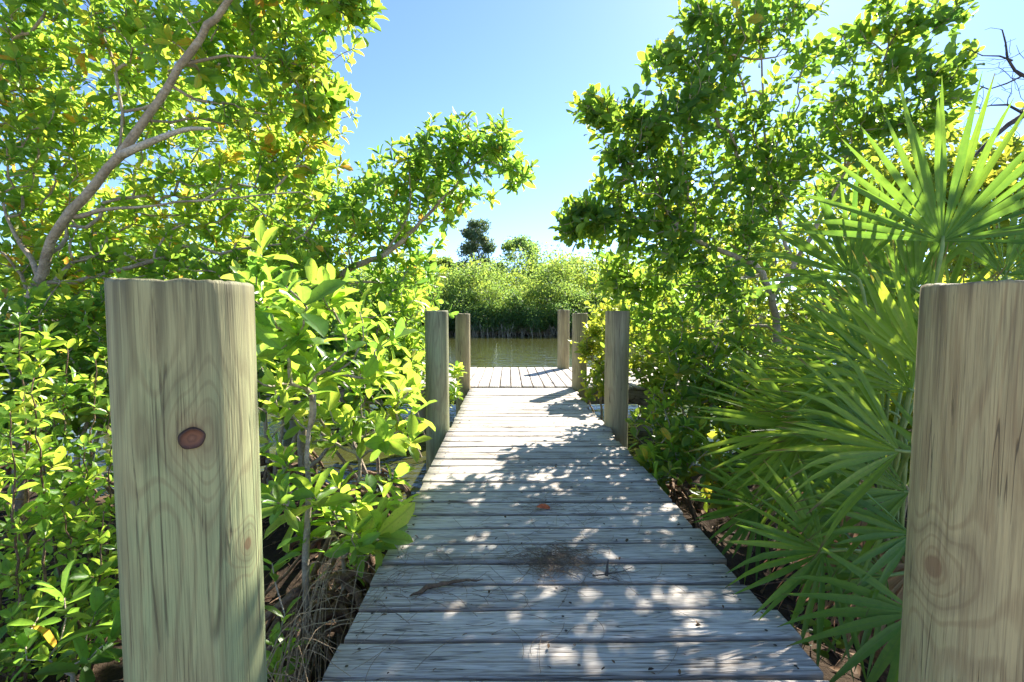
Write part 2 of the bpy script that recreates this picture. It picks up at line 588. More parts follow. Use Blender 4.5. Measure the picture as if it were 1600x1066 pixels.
def nail(mb, x, y, z):
    m = 7
    a = np.arange(m) / m * 2 * PI
    r = .0052
    V = np.stack([x + r * np.cos(a), y + r * np.sin(a), np.full(m, z)], -1)
    mb.add(V, [np.arange(m)[None, :]], 1, pl=np.zeros((m, 3)))


reseed('boardwalk')
walk = empty('boardwalk', (.175, 2.5, 0), 'weathered grey plank boardwalk leading straight out to the water', 'boardwalk')
mb = MB()
kk = 0
y = 1.156 - 15 * PITCHB + PITCHB / 2
seedn = 1.0
while y < 6.0:
    gap = .010 + rng.random() * .008
    l, r = XL + rng.normal() * .006, XR + rng.normal() * .012
    skew = rng.normal() * .002
    plank(mb, np.array([l, y - skew, 0]), np.array([r, y + skew, 0]), None, PITCHB - gap, -.038, rng.normal() * .0015, seedn)
    for nxp in (XL + .06, .18, XR - .07):
        for dy in (-.038, .04):
            if rng.random() < .9:
                nail(mb, nxp + rng.normal() * .008, y + dy + rng.normal() * .006, .0052)
    y += PITCHB
    seedn += 1.37
YEND = y - PITCHB / 2
mb.build('decking', [PLANK, NAIL], walk)


def beam(parent, c0, c1, w, z0, z1, name='beam'):
    m = MB()
    plank(m, np.array([*c0, 0.0]), np.array([*c1, 0.0]), None, w, z0, z1, rng.random() * 50, 6)
    return m.build(name, BEAM, parent)


for bx in (XL + .045, .17, XR - .05):
    beam(walk, (bx, -1), (bx, YEND - .02), .045, -.235, -.043)
for by in (1.9, 3.9, 5.85):
    beam(walk, (XL - .05, by), (XR + .05, by), .07, -.42, -.24, 'cross_beam')

plat = empty('dock_platform', (0, 7.2, 0), 'sun bleached plank dock platform over the water at the end of the boardwalk', 'dock')
mb = MB()
Y0P, Y1P = YEND + .03, 8.36
x = -3.2
seedn = 101.0
x -= 0
while x < 2.9:
    gap = .008 + rng.random() * .007
    plank(mb, np.array([x, Y0P + rng.normal() * .006, 0]), np.array([x, Y1P + rng.normal() * .01, 0]), None, .1505 - gap, -.038, .004 + rng.normal() * .0015, seedn)
    for nyp in (Y0P + .07, 7.2, Y1P - .07):
        for dx in (-.04, .04):
            nail(mb, x + dx, nyp + rng.normal() * .008, .0095)
    x += .1505
    seedn += 1.37
mb.build('decking', [PLANKP, NAIL], plat)
for by in (Y0P + .06, 7.2, Y1P - .06):
    beam(plat, (-3.25, by), (2.88, by), .05, -.235, -.046)
for bx in (-3.0, -1.2, 1.9):
    for by in (Y0P + .18, Y1P - .18):
        m = MB()
        tube(m, [(bx, by, -1.5), (bx, by, -.9), (bx, by, -.3), (bx, by, -.05)], .1, 14)
        m.build('support_pile', BEAM, plat)

# ------------------------------------------------------------------ posts
POST_Z0 = -1.2


def post(label, cx, cy, r, ztop, mat, seed, flat=None, taper=.0, lean=(0, 0)):
    t = empty('wooden_post', (cx, cy, POST_Z0), label, 'post', 'round wooden posts along the boardwalk')
    m = MB()
    nth, nz = 120, 90
    th = np.arange(nth) / nth * 2 * PI
    zz = np.concatenate([np.linspace(POST_Z0, -.3, 10, endpoint=False), np.linspace(-.3, ztop - .006, nz - 10)])
    rows = []
    for z in zz:
        f = (z - POST_Z0) / (ztop - POST_Z0)
        rr = r * (1 - taper * (f - .5))
        rad = rr * (1 + .022 * (vnoise(np.cos(th) * 1.5 + seed * 7, np.sin(th) * 1.5 + z * .9, 3) + .4 * vnoise(np.cos(th) * 6 + seed * 3, np.sin(th) * 6 + z * 1.1, 5)))
        if flat:
            for (an, dep) in flat:
                cth = np.cos(th - an)
                lim = np.where(cth > .2, rr * dep / np.maximum(cth, .2), 9)
                rad = np.minimum(rad, lim * (1 + .006 * vnoise(th * 9, np.full_like(th, z * 2), 8)))
        rows.append(np.stack([cx + lean[0] * f + rad * np.cos(th), cy + lean[1] * f + rad * np.sin(th), np.full(nth, z)], -1))
    last = rows[-1]
    ctr = last.mean(0)
    ragged = vnoise(np.cos(th) * 3 + seed, np.sin(th) * 3, 6) * .005 + vnoise(np.cos(th) * 17 + seed, np.sin(th) * 17, 7) * .003
    r1 = ctr + (last - ctr) * .985
    r1[:, 2] = ztop - .001 + ragged
    rows.append(r1)
    for s in (.93, .7, .4, .1):
        q = ctr + (last - ctr) * s
        q[:, 2] = ztop + ragged * s + vnoise(q[:, 0] * 40, q[:, 1] * 40, 2) * .005
        rows.append(q)
    V = np.concatenate(rows)
    n = len(rows)
    i = np.arange(n - 1)[:, None] * nth
    j = np.arange(nth)[None, :]
    q = np.stack([i + j, i + (j + 1) % nth, i + nth + (j + 1) % nth, i + nth + j], -1).reshape(-1, 4)
    m.add(V, [q, ((n - 1) * nth + np.arange(nth))[None, :]])
    ob = m.build('shaft', mat, t)
    # put the mesh origin at the post's foot so its grain is laid out from there
    ob.matrix_parent_inverse = Matrix.Identity(4)
    off = np.array([cx, cy, POST_Z0])
    co = V - off
    ob.data.vertices.foreach_set('co', co.astype(np.float32).ravel())
    ob.data.update()
    return t, ob


def on_post(px, py, cx, cy, r):
    d = ray(px, py)
    a = d[0] ** 2 + d[1] ** 2
    b = -2 * (d[0] * cx + d[1] * cy)
    c_ = cx * cx + cy * cy - r * r
    s = (-b - math.sqrt(max(b * b - 4 * a * c_, 0))) / (2 * a)
    return CAM + d * s


FL = (-.597, .85, .113)
FR = (.952, .888, .113)
k1 = on_post(300, 685, *FL)
k2 = on_post(388, 850, *FL)
k3 = on_post(1455, 886, *FR)
rel = lambda p, c: tuple(np.array(p) - np.array([c[0], c[1], POST_Z0]))
PM_FL = post_material('green_treated_pine', (.36, .335, .165), (.28, .335, .16), (.235, .2, .098), (.135, .12, .065), [(rel(k1, FL), .021), (rel(k2, FL), .009)], 1.0, .75)
PM_FR = post_material('tan_treated_pine', (.43, .335, .165), (.335, .305, .15), (.28, .19, .09), (.17, .12, .065), [(rel(k3, FR), .018)], 2.3, .45)
PM_M = post_material('grey_green_post', (.36, .35, .19), (.29, .36, .19), (.24, .215, .12), (.15, .14, .085), [], 4.1, .6)
PM_B = post_material('grey_brown_post', (.40, .335, .195), (.33, .33, .19), (.28, .215, .125), (.18, .145, .09), [], 6.7, .35)

an = math.atan2(-FL[1], -FL[0])
pfl, _ = post('thick pale green post with a red brown knot and a flat face, beside bright saplings', *FL, 1.022, PM_FL, 1.0, [(an - .18, .88)], .03)
pfr, _ = post('thick tan post with a swirling oval knot low down, in front of the fan palm', *FR, 1.024, PM_FR, 2.0, None, .10)
post('grey green post halfway along the walk, against the leafy shrubs', XL - .098, 3.8, .098, 1.0, PM_M, 3.0, None, .02)
post('grey brown post halfway along the walk, against the dark tree', XR + .099, 3.95, .102, 1.0, PM_B, 4.0, None, -.04)
post('slim brown post at the platform corner, with pale leaves growing across it', XL - .1, 6.0, .097, .985, PM_B, 5.0, None, .02)
post('slim brown post at the platform corner, half hidden by a bright green bush', XR + .1, 6.02, .1, .99, PM_B, 6.0, None, .02)
post('slim post standing alone at the far edge of the platform by open water', 1.0, 8.22, .107, 1.06, PM_B, 7.0, None, .02)

# round knots that stand in the front posts' faces
k = NT('red_knot_wood')
lf = k.attr('lf', out='Vector')
dd = k.n('ShaderNodeSeparateXYZ', {0: lf}).node.outputs[0]
gg = k.n('ShaderNodeNewGeometry', out='Position')
nn = k.noise(gg, 130, 5, .65)
cc = k.ramp(k.math('ADD', dd, k.math('MULTIPLY', k.math('SUBTRACT', nn, .5), .35)), [(0, (.20, .085, .045)), (.3, (.12, .045, .022)), (.5, (.17, .065, .03)), (.75, (.11, .04, .02)), (.93, (.035, .015, .01))])
KNOT = k.out(k.principled(cc, .5, .4, k.bump(nn, .5, .003)))


def knot(parent, pos, c, rad, depth=.006):
    m = MB()
    nrm = unit(np.array([pos[0] - c[0], pos[1] - c[1], 0]))
    u = np.array([-nrm[1], nrm[0], 0])
    w = np.array([0, 0, 1.0])
    rings = [(0, -.15), (.35, -.1), (.62, -.05), (.8, .25), (.93, .7), (1.0, .3), (1.04, -1.2)]
    ns = 26
    V, T = [], []
    for (q, hgt) in rings:
        a = np.arange(ns) / ns * 2 * PI
        wob = 1 + .05 * np.sin(a * 2 + 1) + .03 * np.sin(a * 5)
        V.append(pos + rad * q * wob[:, None] * (np.cos(a)[:, None] * u + np.sin(a)[:, None] * w * 1.02) + nrm * (hgt * depth * .6 + .0015))
        T.append(np.stack([np.full(ns, min(q, 1)), np.zeros(ns), np.zeros(ns)], -1))
    i = np.arange(len(rings) - 1)[:, None] * ns
    j = np.arange(ns)[None, :]
    q = np.stack([i + j, i + ns + j, i + ns + (j + 1) % ns, i + (j + 1) % ns], -1).reshape(-1, 4)
    m.add(np.concatenate(V), [q], lf=np.concatenate(T))
    return m.build('knot', KNOT, parent)


# flat face: move the knot onto it
nrm_f = np.array([math.cos(an - .18), math.sin(an - .18)])
dpl = FL[2] * .88
d1 = ray(300, 685)
s1 = (np.dot(nrm_f, FL[:2]) + dpl) / np.dot(nrm_f, d1[:2])
kp = CAM + d1 * s1
knot(pfl, kp, FL, .0185)

# ------------------------------------------------------------------ foliage
LEAF_V = np.array([  # t along, s across, height(fold)
    (0, 0, 0), (.28, -.72, .05), (.28, 0, -.05), (.28, .72, .05), (.66, -1, .06), (.66, 0, -.04), (.66, 1, .06), (1, 0, -.1), (.9, -.55, .0), (.9, .55, .0)])
LEAF_F3 = np.array([(0, 2, 1), (0, 3, 2), (5, 7, 8), (5, 9, 7), (4, 5, 8), (5, 6, 9)])
LEAF_F4 = np.array([(1, 2, 5, 4), (2, 3, 6, 5)])
LEAF_V2 = np.array([(0, 0, 0), (.55, -1, .05), (1, 0, -.05), (.55, 1, .05), (.5, 0, -.03)])
LEAF_F2 = np.array([(0, 4, 1), (1, 4, 2), (2, 4, 3), (3, 4, 0)])


def add_leaves(mb, B, D, N, L, W, rnd, simple=False, bend=.1):
    D = unit(D)
    N = unit(N - D * np.sum(N * D, -1, keepdims=True))
    S = np.cross(D, N)
    T = LEAF_V2 if simple else LEAF_V
    n = len(B)
    if n == 0:
        return
    wid = (L * W)[:, None, None]
    V = (B[:, None] + D[:, None] * (T[None, :, :1] * L[:, None, None]) + S[:, None] * (T[None, :, 1:2] * .5 * wid)
         + N[:, None] * ((T[None, :, 2:3] - bend * T[None, :, :1] ** 2) * L[:, None, None]))
    m = len(T)
    off = (np.arange(n) * m)[:, None, None]
    fs = [(LEAF_F2[None] + off).reshape(-1, 3)] if simple else [(LEAF_F3[None] + off).reshape(-1, 3), (LEAF_F4[None] + off).reshape(-1, 4)]
    lf = np.zeros((n, m, 3))
    lf[:, :, 0] = T[None, :, 0]
    lf[:, :, 1] = T[None, :, 1]
    mb.add(V.reshape(-1, 3), fs, rnd=np.repeat(rnd, m), lf=lf.reshape(-1, 3))


def rand_unit(n):
    return unit(rng.normal(size=(n, 3)))


def rosettes(mb, tips, axes, nl=(7, 12), L=.085, W=.42, tone=.5, spread=.2, lift=0.0, simple=False, tlen=.06, tonev=.12):
    m = len(tips)
    cnt = rng.integers(nl[0], nl[1] + 1, m)
    idx = np.repeat(np.arange(m), cnt)
    q = np.concatenate([(np.arange(c) + .5) / c for c in cnt])
    phi = np.concatenate([np.arange(c) * 2.4 + rng.random() * 6.28 for c in cnt]) + rng.normal(size=len(idx)) * .25
    a = unit(axes)[idx]
    e1 = unit(np.cross(a, np.tile([.3, .2, 1.0], (len(a), 1)) + rng.normal(size=(1, 3)) * .01))
    e2 = np.cross(a, e1)
    tau = R(18) + q * R(82) + rng.normal(size=len(idx)) * R(14)
    radial = np.cos(phi)[:, None] * e1 + np.sin(phi)[:, None] * e2
    D = np.cos(tau)[:, None] * a + np.sin(tau)[:, None] * radial
    N = np.sin(tau)[:, None] * a - np.cos(tau)[:, None] * radial + rng.normal(size=D.shape) * spread
    B = tips[idx] - a * (q * tlen)[:, None]
    sz = L * (1.05 - .25 * np.abs(q - .6) + rng.normal(size=len(idx)) * .19) * np.repeat(1 + rng.normal(size=m) * .16, cnt)
    base = np.repeat(tone + rng.normal(size=m) * tonev, cnt)
    rn = np.clip(base + rng.normal(size=len(idx)) * .12 + (rng.random(len(idx)) < .012) * .5, 0, 1)
    add_leaves(mb, B, D, N, np.maximum(sz, L * .4), W * (1 + rng.normal(size=len(idx)) * .12), rn, simple)


def blob_tips(blobs, dens=1.0):
    out = []
    for (px, py, Yd, rx, rz, ry, n) in blobs:
        n = max(3, int(n * dens))
        c = P(px, py, Yd)
        v = rand_unit(n) * (rng.random(n)[:, None] ** .42) * (1 + .16 * rng.normal(size=(n, 1)))
        s = Yd / FPX
        out.append(c + v * np.array([rx * s, ry, rz * s]))
    t = np.concatenate(out)
    return t


class Tree:
    """branches that reach for every twig tip along the cheapest path, thick where many pass"""

    def __init__(self):
        self.pos = np.zeros((60000, 3))
        self.par = np.full(60000, -1, int)
        self.pl = np.zeros(60000)
        self.minr = np.zeros(60000)
        self.n = 0

    def node(self, p, par, minr=0.0):
        i = self.n
        self.pos[i] = p
        self.par[i] = par
        self.pl[i] = 0 if par < 0 else self.pl[par] + np.linalg.norm(self.pos[par] - p)
        self.minr[i] = minr
        self.n += 1
        return i

    def limb(self, ctrl, step=.12, join=True):
        c = np.asarray(ctrl, float)
        L = np.sum(np.linalg.norm(np.diff(c[:, :3], axis=0), axis=1))
        pts = smooth_path(c, max(4, int(L / step)))
        pts[1:-1, :3] += rng.normal(size=(len(pts) - 2, 3)) * step * .06
        pts[:, 3] *= 1 + rng.normal(size=len(pts)) * .06
        par = -1
        if join and self.n:
            par = int(np.argmin(np.linalg.norm(self.pos[:self.n] - pts[0, :3], axis=1)))
        for r in pts:
            par = self.node(r[:3], par, r[3])
        return par

    def grow(self, tips, bf=.3, step=.11, jit=.16, up=.0):
        seed = self.pos[:self.n].copy()
        d0 = np.array([np.min(np.linalg.norm(seed - t, axis=1)) for t in tips])
        order = np.argsort(d0)
        self.tip_nodes = np.zeros(len(tips), int)
        for ti in order:
            t = tips[ti]
            n = self.n
            if n > 58000:
                break
            d = np.linalg.norm(self.pos[:n] - t, axis=1)
            j = int(np.argmin(d + bf * self.pl[:n]))
            L = d[j]
            m = max(1, int(math.ceil(L / step)))
            a = self.pos[j].copy()
            side = rng.normal(size=3) * L * jit
            side[2] -= L * .06
            par = j
            for q in range(1, m + 1):
                f = q / m
                p = a + (t - a) * f + side * math.sin(PI * f) * .6
                if 0 < q < m:
                    p = p + rng.normal(size=3) * step * .09
                p[2] += up * L * f * (f - 1)
                par = self.node(p, par)
            self.tip_nodes[ti] = par

    def radii(self, r0=.0028, pw=2.35):
        n = self.n
        acc = np.zeros(n)
        r = np.zeros(n)
        ch = np.zeros(n, int)
        for i in range(n - 1, -1, -1):
            r[i] = max(self.minr[i], (acc[i] ** (1 / pw) if acc[i] > 0 else r0))
            if self.par[i] >= 0:
                acc[self.par[i]] += min(r[i], .06) ** pw if acc[i] > 0 or self.minr[i] == 0 else 0
        return r

    def mesh(self, mb, r0=.0028, pw=2.35, rmax=.05):
        n = self.n
        r = self.radii(r0, pw)
        r = np.where(self.minr[:n] > 0, self.minr[:n], np.minimum(r, rmax))
        kids = [[] for _ in range(n)]
        for i in range(n):
            if self.par[i] >= 0:
                kids[self.par[i]].append(i)
        stack = [i for i in range(n) if self.par[i] < 0]
        starts = [(i, -1) for i in stack]
        while starts:
            i, fr = starts.pop()
            chain = [i]
            cur = i
            while kids[cur]:
                ks = sorted(kids[cur], key=lambda q: -(r[q] + (10 if self.minr[q] > 0 and self.minr[cur] > 0 and q == cur + 1 else 0)))
                for o in ks[1:]:
                    starts.append((o, cur))
                cur = ks[0]
                chain.append(cur)
            pts = [self.pos[q] for q in chain]
            rr = [r[q] for q in chain]
            if fr >= 0:
                pts = [self.pos[fr]] + pts
                rr = [min(rr[0] * 1.25, r[fr])] + rr
            rr[-1] *= .7
            if len(pts) < 2:
                continue
            mx = max(rr)
            tube(mb, np.array(pts), np.array(rr), 12 if mx > .03 else (7 if mx > .012 else (5 if mx > .006 else 4)), cap=True)
        return r

    def tip_axes(self, upb=.45):
        tn = self.tip_nodes
        pr = self.par[tn]
        a = unit(self.pos[tn] - self.pos[pr])
        return unit(a + np.array([0, 0, upb]) + rng.normal(size=a.shape) * .25)


def ground_at(p):
    return np.array([p[0], p[1], float(ground_z(p[0], p[1])) - .05])


def W4(px, py, Yd, r):
    return np.array([*P(px, py, Yd), r])


def prop_roots(mb, base, top_z, n, rad, r=.012, up=.12):
    for i in range(n):
        a = rng.random() * 6.28
        hgt = top_z * (.35 + .65 * rng.random())
        out = rad * (.45 + .8 * rng.random())
        s = np.array([base[0] + rng.normal() * .015, base[1] + rng.normal() * .015, base[2] + hgt])
        e = np.array([base[0] + math.cos(a) * out, base[1] + math.sin(a) * out, 0])
        e[2] = min(float(ground_z(e[0], e[1])) - .04, base[2] + .1)
        m1 = s + (e - s) * .45 + np.array([0, 0, up * (.5 + rng.random())])
        m2 = s + (e - s) * .85 + np.array([0, 0, .05])
        m2[:2] = s[:2] + (e - s)[:2] * .9
        pts = smooth_path([s, m1, m2, e], 12) + rng.normal(size=(12, 3)) * .005
        q = r * (.55 + .8 * rng.random())
        tube(mb, pts, np.linspace(q * 1.2, q * .75, 12), 6)


def make_tree(name, label, cat, base, limbs, blobs, leafmat, bark=BARK, nl=(7, 12), L=.085, W=.42, tone=.5, dens=1.0, bf=.3, group=None,
              tips=None, roots=None, r0=.0028, simple=False, upb=.45, jit=.16, step=.11, spread=.25, pale=None, tlen=.06, tonev=.12):
    reseed(label)
    root = empty(name, base, label, cat, group)
    t = Tree()
    for lm in limbs:
        t.limb(lm)
    tp = blob_tips(blobs, dens) if tips is None else np.asarray(tips)
    tp = tp[tp[:, 2] > ground_z(tp[:, 0], tp[:, 1]) + .06]
    # keep twigs off the walk and out of the posts
    ok = ~((tp[:, 0] > XL - .02) & (tp[:, 0] < XR + .02) & (tp[:, 1] < 6.2) & (tp[:, 2] < 1.2))
    ok &= ~((np.hypot(tp[:, 0] - FL[0], tp[:, 1] - FL[1]) < .24) & (tp[:, 2] < 1.2))
    tp = tp[ok]
    t.grow(tp, bf, step, jit)
    mb = MB()
    t.mesh(mb, r0)
    mb.build('trunk', bark, root)
    mb = MB()
    rosettes(mb, tp, t.tip_axes(upb), nl, L, W, tone, spread, simple=simple, tlen=tlen, tonev=tonev)
    mb.build('foliage', leafmat, root)
    if pale:
        mb = MB()
        pts = smooth_path(pale, 16)
        tube(mb, pts[:, :3], pts[:, 3], 9)
        mb.build('branch', BARKP, root)
    if roots:
        mb = MB()
        for (bp, tz, n, rd, rr) in roots:
            prop_roots(mb, bp, tz, n, rd, rr)
        mb.build('prop_roots', BARKR, root)
    return root, t


def gz(x, y):
    return float(ground_z(x, y))


# --- big leaning mangrove whose trunk crosses the upper corner
b1 = ground_at(P(22, 640, 3.3))
trunk1 = [[*b1, 0.0378], W4(30, 560, 3.25, 0.0334), W4(45, 480, 3.2, 0.0303), W4(95, 355, 3.05, 0.0275), W4(190, 240, 2.95, 0.0249), W4(288, 95, 2.85, 0.0209), W4(362, -8, 2.8, 0.0178), W4(440, -120, 2.75, 0.0125)]
limbs1 = [trunk1,
          [W4(105, 340, 3.04, .02), W4(200, 325, 3.05, 0.0087), W4(330, 312, 3.1, 0.0068), W4(470, 300, 3.3, 0.0043)],
          [W4(285, 100, 2.86, 0.0112), W4(350, 90, 2.95, 0.0081), W4(440, 95, 3.05, 0.0056), W4(520, 120, 3.1, 0.0037)],
          [W4(150, 290, 3.0, 0.0112), W4(190, 200, 3.2, 0.0087), W4(170, 80, 3.3, .01), W4(120, -40, 3.3, 0.0043)],
          [W4(60, 430, 3.15, .02), W4(10, 330, 3.2, 0.0087), W4(-20, 200, 3.2, .01), W4(20, 60, 3.2, 0.0043)]]
blobs1 = [(40, 40, 3.3, 110, 90, .5, 80), (190, 40, 3.4, 110, 90, .5, 80), (330, 50, 3.3, 100, 80, .5, 75), (450, 35, 3.2, 85, 65, .45, 75),
          (495, 140, 3.2, 45, 60, .35, 52), (430, 170, 3.4, 90, 70, .5, 70), (290, 190, 3.7, 100, 80, .5, 60), (130, 180, 3.6, 110, 80, .6, 60),
          (30, 200, 3.2, 90, 90, .6, 55), (60, 330, 3.5, 110, 80, .5, 65), (220, 340, 3.8, 110, 70, .5, 65), (360, 290, 3.9, 100, 70, .5, 65),
          (465, 270, 3.7, 50, 60, .4, 45), (450, 370, 4.0, 90, 60, .5, 55), (300, 410, 3.9, 130, 50, .5, 65), (100, 430, 3.6, 130, 60, .5, 75),
          (560, 15, 2.9, 28, 25, .15, 14), (520, 10, 3.0, 50, 30, .2, 22), (250, -150, 3.3, 330, 90, .8, 130)]
make_tree('mangrove_tree', 'tall mangrove with a thick bare trunk leaning diagonally toward the walk', 'tree', b1, limbs1, blobs1, G['mangrove'], dens=1.4, tone=.62,
          nl=(7, 10), L=.082, pale=[W4(188, 243, 2.93, .026), W4(235, 222, 2.88, .02), W4(288, 203, 2.86, .014), W4(330, 201, 2.9, .008)],
          roots=[(b1, .7, 16, .6, .016)])

# --- second mangrove, crown spreading toward the open sky
b2 = ground_at(P(470, 600, 4.6))
limbs2 = [[[*b2, .06], W4(472, 545, 4.6, 0.0363), W4(500, 470, 4.5, 0.0330), W4(540, 425, 4.4, 0.0290), W4(605, 395, 4.35, 0.0238), W4(660, 345, 4.3, 0.0172), W4(720, 280, 4.25, 0.0086), W4(760, 240, 4.25, 0.0046)],
          [W4(600, 397, 4.35, 0.0145), W4(640, 330, 4.3, 0.0099), W4(640, 260, 4.3, 0.0053)],
          [W4(500, 470, 4.5, 0.0198), W4(480, 400, 4.6, 0.0132), W4(500, 330, 4.6, 0.0079), W4(560, 290, 4.6, 0.0046)],
          [W4(520, 445, 4.45, 0.0185), W4(580, 440, 4.6, 0.0119), W4(650, 450, 4.8, 0.0066)]]
blobs2 = [(770, 232, 4.3, 45, 42, .35, 52), (720, 215, 4.3, 45, 32, .3, 34), (806, 268, 4.25, 24, 24, .2, 17), (660, 245, 4.3, 55, 40, .4, 52),
          (700, 295, 4.4, 70, 38, .45, 55), (610, 290, 4.5, 55, 45, .45, 50), (555, 315, 4.6, 45, 45, .4, 45), (620, 360, 4.5, 75, 40, .5, 60),
          (530, 390, 4.7, 90, 50, .5, 70), (440, 420, 4.5, 80, 60, .5, 60), (640, 430, 4.8, 55, 50, .5, 55), (560, 470, 4.9, 90, 60, .5, 80),
          (655, 500, 5.0, 45, 50, .4, 50), (600, 550, 4.8, 70, 50, .4, 55), (690, 300, 4.5, 60, 60, .4, 20), (500, 540, 4.6, 80, 50, .4, 50)]
make_tree('mangrove_tree', 'mangrove with a rounded crown reaching out against the sky above the halfway post', 'tree', b2, limbs2, blobs2, G['mangrove'], dens=1.0, tone=.52,
          nl=(6, 9), L=.094, roots=[(b2, .75, 16, .7, .016)])

# --- dark broad-leaved tree on the other bank, leaning over the walk
b3 = ground_at(P(1215, 640, 4.0))
limbs3 = [[[*b3, 0.0360], W4(1216, 560, 4.0, 0.0330), W4(1205, 470, 3.95, 0.0288), W4(1180, 415, 3.9, 0.0240), W4(1100, 380, 3.85, 0.0180), W4(1054, 347, 3.8, 0.0144), W4(1025, 285, 3.8, 0.0102), W4(1012, 228, 3.8, 0.0072), W4(1000, 180, 3.8, 0.0036)],
          [W4(1205, 470, 3.95, 0.0216), W4(1255, 390, 3.85, 0.0192), W4(1303, 304, 3.75, 0.0156), W4(1348, 204, 3.7, 0.0126), W4(1381, 109, 3.65, 0.0084), W4(1386, 38, 3.6, 0.0054), W4(1380, -40, 3.6, 0.0030)],
          [W4(1240, 410, 3.87, 0.0156), W4(1205, 300, 3.9, 0.0120), W4(1196, 190, 3.9, 0.0096), W4(1187, 85, 3.9, 0.0072), W4(1182, 0, 3.85, 0.0048), W4(1180, -60, 3.85, 0.0030)],
          [W4(1054, 347, 3.8, 0.0090), W4(990, 340, 3.85, 0.0060), W4(930, 335, 3.85, 0.0036)],
          [W4(1190, 430, 3.92, 0.0150), W4(1090, 445, 4.1, 0.0102), W4(980, 440, 4.3, 0.0054)],
          [W4(1381, 109, 3.65, 0.0060), W4(1430, 70, 3.5, 0.0042), W4(1490, 25, 3.4, 0.0024)],
          [W4(1348, 204, 3.7, 0.0072), W4(1420, 190, 3.4, 0.0048), W4(1490, 120, 3.3, 0.0030)]]
blobs3 = [(1085, 20, 3.8, 25, 28, .2, 18), (1120, 55, 3.8, 55, 45, .35, 44), (1215, 30, 3.9, 60, 50, .4, 42), (1040, 85, 3.8, 32, 24, .25, 24), (1090, 130, 3.8, 65, 45, .4, 58),
          (918, 165, 3.8, 24, 22, .18, 22), (965, 178, 3.8, 40, 26, .25, 30), (1040, 195, 3.8, 70, 45, .4, 60), (1150, 200, 3.9, 80, 65, .5, 75),
          (975, 238, 3.8, 36, 26, .25, 24), (962, 290, 3.8, 36, 34, .25, 32), (1050, 290, 3.9, 80, 60, .5, 80),
          (898, 325, 3.8, 24, 22, .18, 20), (885, 362, 3.8, 18, 20, .15, 14), (940, 350, 3.9, 45, 36, .35, 44), (1020, 380, 4.0, 80, 60, .5, 80),
          (1140, 330, 4.0, 90, 70, .5, 85), (1100, 450, 4.0, 90, 60, .5, 80), (965, 430, 4.3, 45, 45, .35, 48), (1000, 500, 4.4, 60, 55, .35, 50),
          (1290, 85, 3.8, 60, 45, .35, 26), (1390, 20, 3.6, 60, 35, .35, 26), (1470, 15, 3.4, 45, 20, .25, 14), (1475, 112, 3.3, 48, 26, .25, 24),
          (1410, 90, 3.6, 55, 40, .3, 26), (1300, 180, 3.8, 90, 50, .4, 55), (1420, 185, 3.5, 65, 36, .35, 32), (1250, 270, 3.9, 90, 60, .5, 65),
          (1200, -90, 3.8, 160, 60, .5, 30)]
make_tree('broadleaf_tree', 'dark tree with thin forking stems and broad rounded leaves beside the fan palm', 'tree', b3, limbs3, blobs3, G['broad'], dens=1.55, tone=.46,
          nl=(4, 7), L=.084, W=.54, spread=.5, tlen=.2, tonev=.16, upb=.2)

# --- loose yellow-green trees behind, on both banks
b4 = ground_at(P(1380, 500, 6.3))
limbs4 = [[[*b4, .06], W4(1375, 430, 6.3, .05), W4(1360, 350, 6.3, .035), W4(1340, 260, 6.3, .02), W4(1330, 190, 6.3, .01)],
          [W4(1372, 420, 6.3, .035), W4(1480, 340, 6.1, .02), W4(1560, 280, 6.0, .01)],
          [W4(1372, 420, 6.3, .035), W4(1250, 420, 6.4, .02), W4(1120, 400, 6.5, .01)]]
blobs4 = [(1150, 420, 6.5, 140, 110, 1, 130), (1340, 320, 6.5, 170, 120, 1, 150), (1500, 330, 6, 150, 120, 1, 130), (1620, 400, 5.6, 120, 140, .8, 110),
          (1250, 520, 6, 150, 90, .8, 110), (1020, 500, 6.6, 110, 80, .7, 90), (1450, 500, 6, 150, 90, .8, 90), (1560, 280, 5.6, 80, 70, .6, 50), (1610, 300, 5.2, 110, 110, .7, 90), (1470, 430, 5.2, 100, 70, .6, 60), (1420, 260, 6, 90, 70, .6, 60)]
make_tree('broadleaf_tree', 'sunlit yellow green tree filling the gap behind the dark tree and the fan palm', 'tree', b4, limbs4, blobs4, G['yellow'], dens=1.6, tone=.4,
          nl=(6, 10), L=.1, W=.56, spread=.5, tlen=.14, simple=False, tonev=.16, upb=.2)

b5 = ground_at(P(160, 560, 6.6))
limbs5 = [[[*b5, .07], W4(165, 480, 6.6, .06), W4(150, 380, 6.6, .04), W4(120, 260, 6.6, .025), W4(110, 120, 6.6, .01)],
          [W4(163, 470, 6.6, .04), W4(260, 380, 6.8, .025), W4(330, 260, 7, .01)],
          [W4(163, 480, 6.6, .04), W4(330, 450, 6.4, .02), W4(450, 400, 6.6, .01)]]
blobs5 = [(30, 60, 6.8, 150, 120, 1, 90), (400, 180, 7, 120, 120, .8, 90), (480, 300, 7, 60, 80, .6, 50), (50, 220, 6.5, 170, 150, 1, 130), (260, 270, 7, 180, 130, 1, 120), (420, 350, 7, 110, 100, .8, 100), (150, 450, 6, 220, 100, .8, 170),
          (370, 510, 5.8, 140, 80, .6, 120), (80, 560, 5.5, 150, 60, .5, 80), (250, 90, 7, 180, 110, .8, 60)]
make_tree('mangrove_tree', 'hazy green mangrove standing further back behind the leaning trunk', 'tree', b5, limbs5, blobs5, G['mangrove'], dens=1.2, tone=.6,
          nl=(7, 11), L=.11, W=.45)

# --- low leafy growth, one plant each


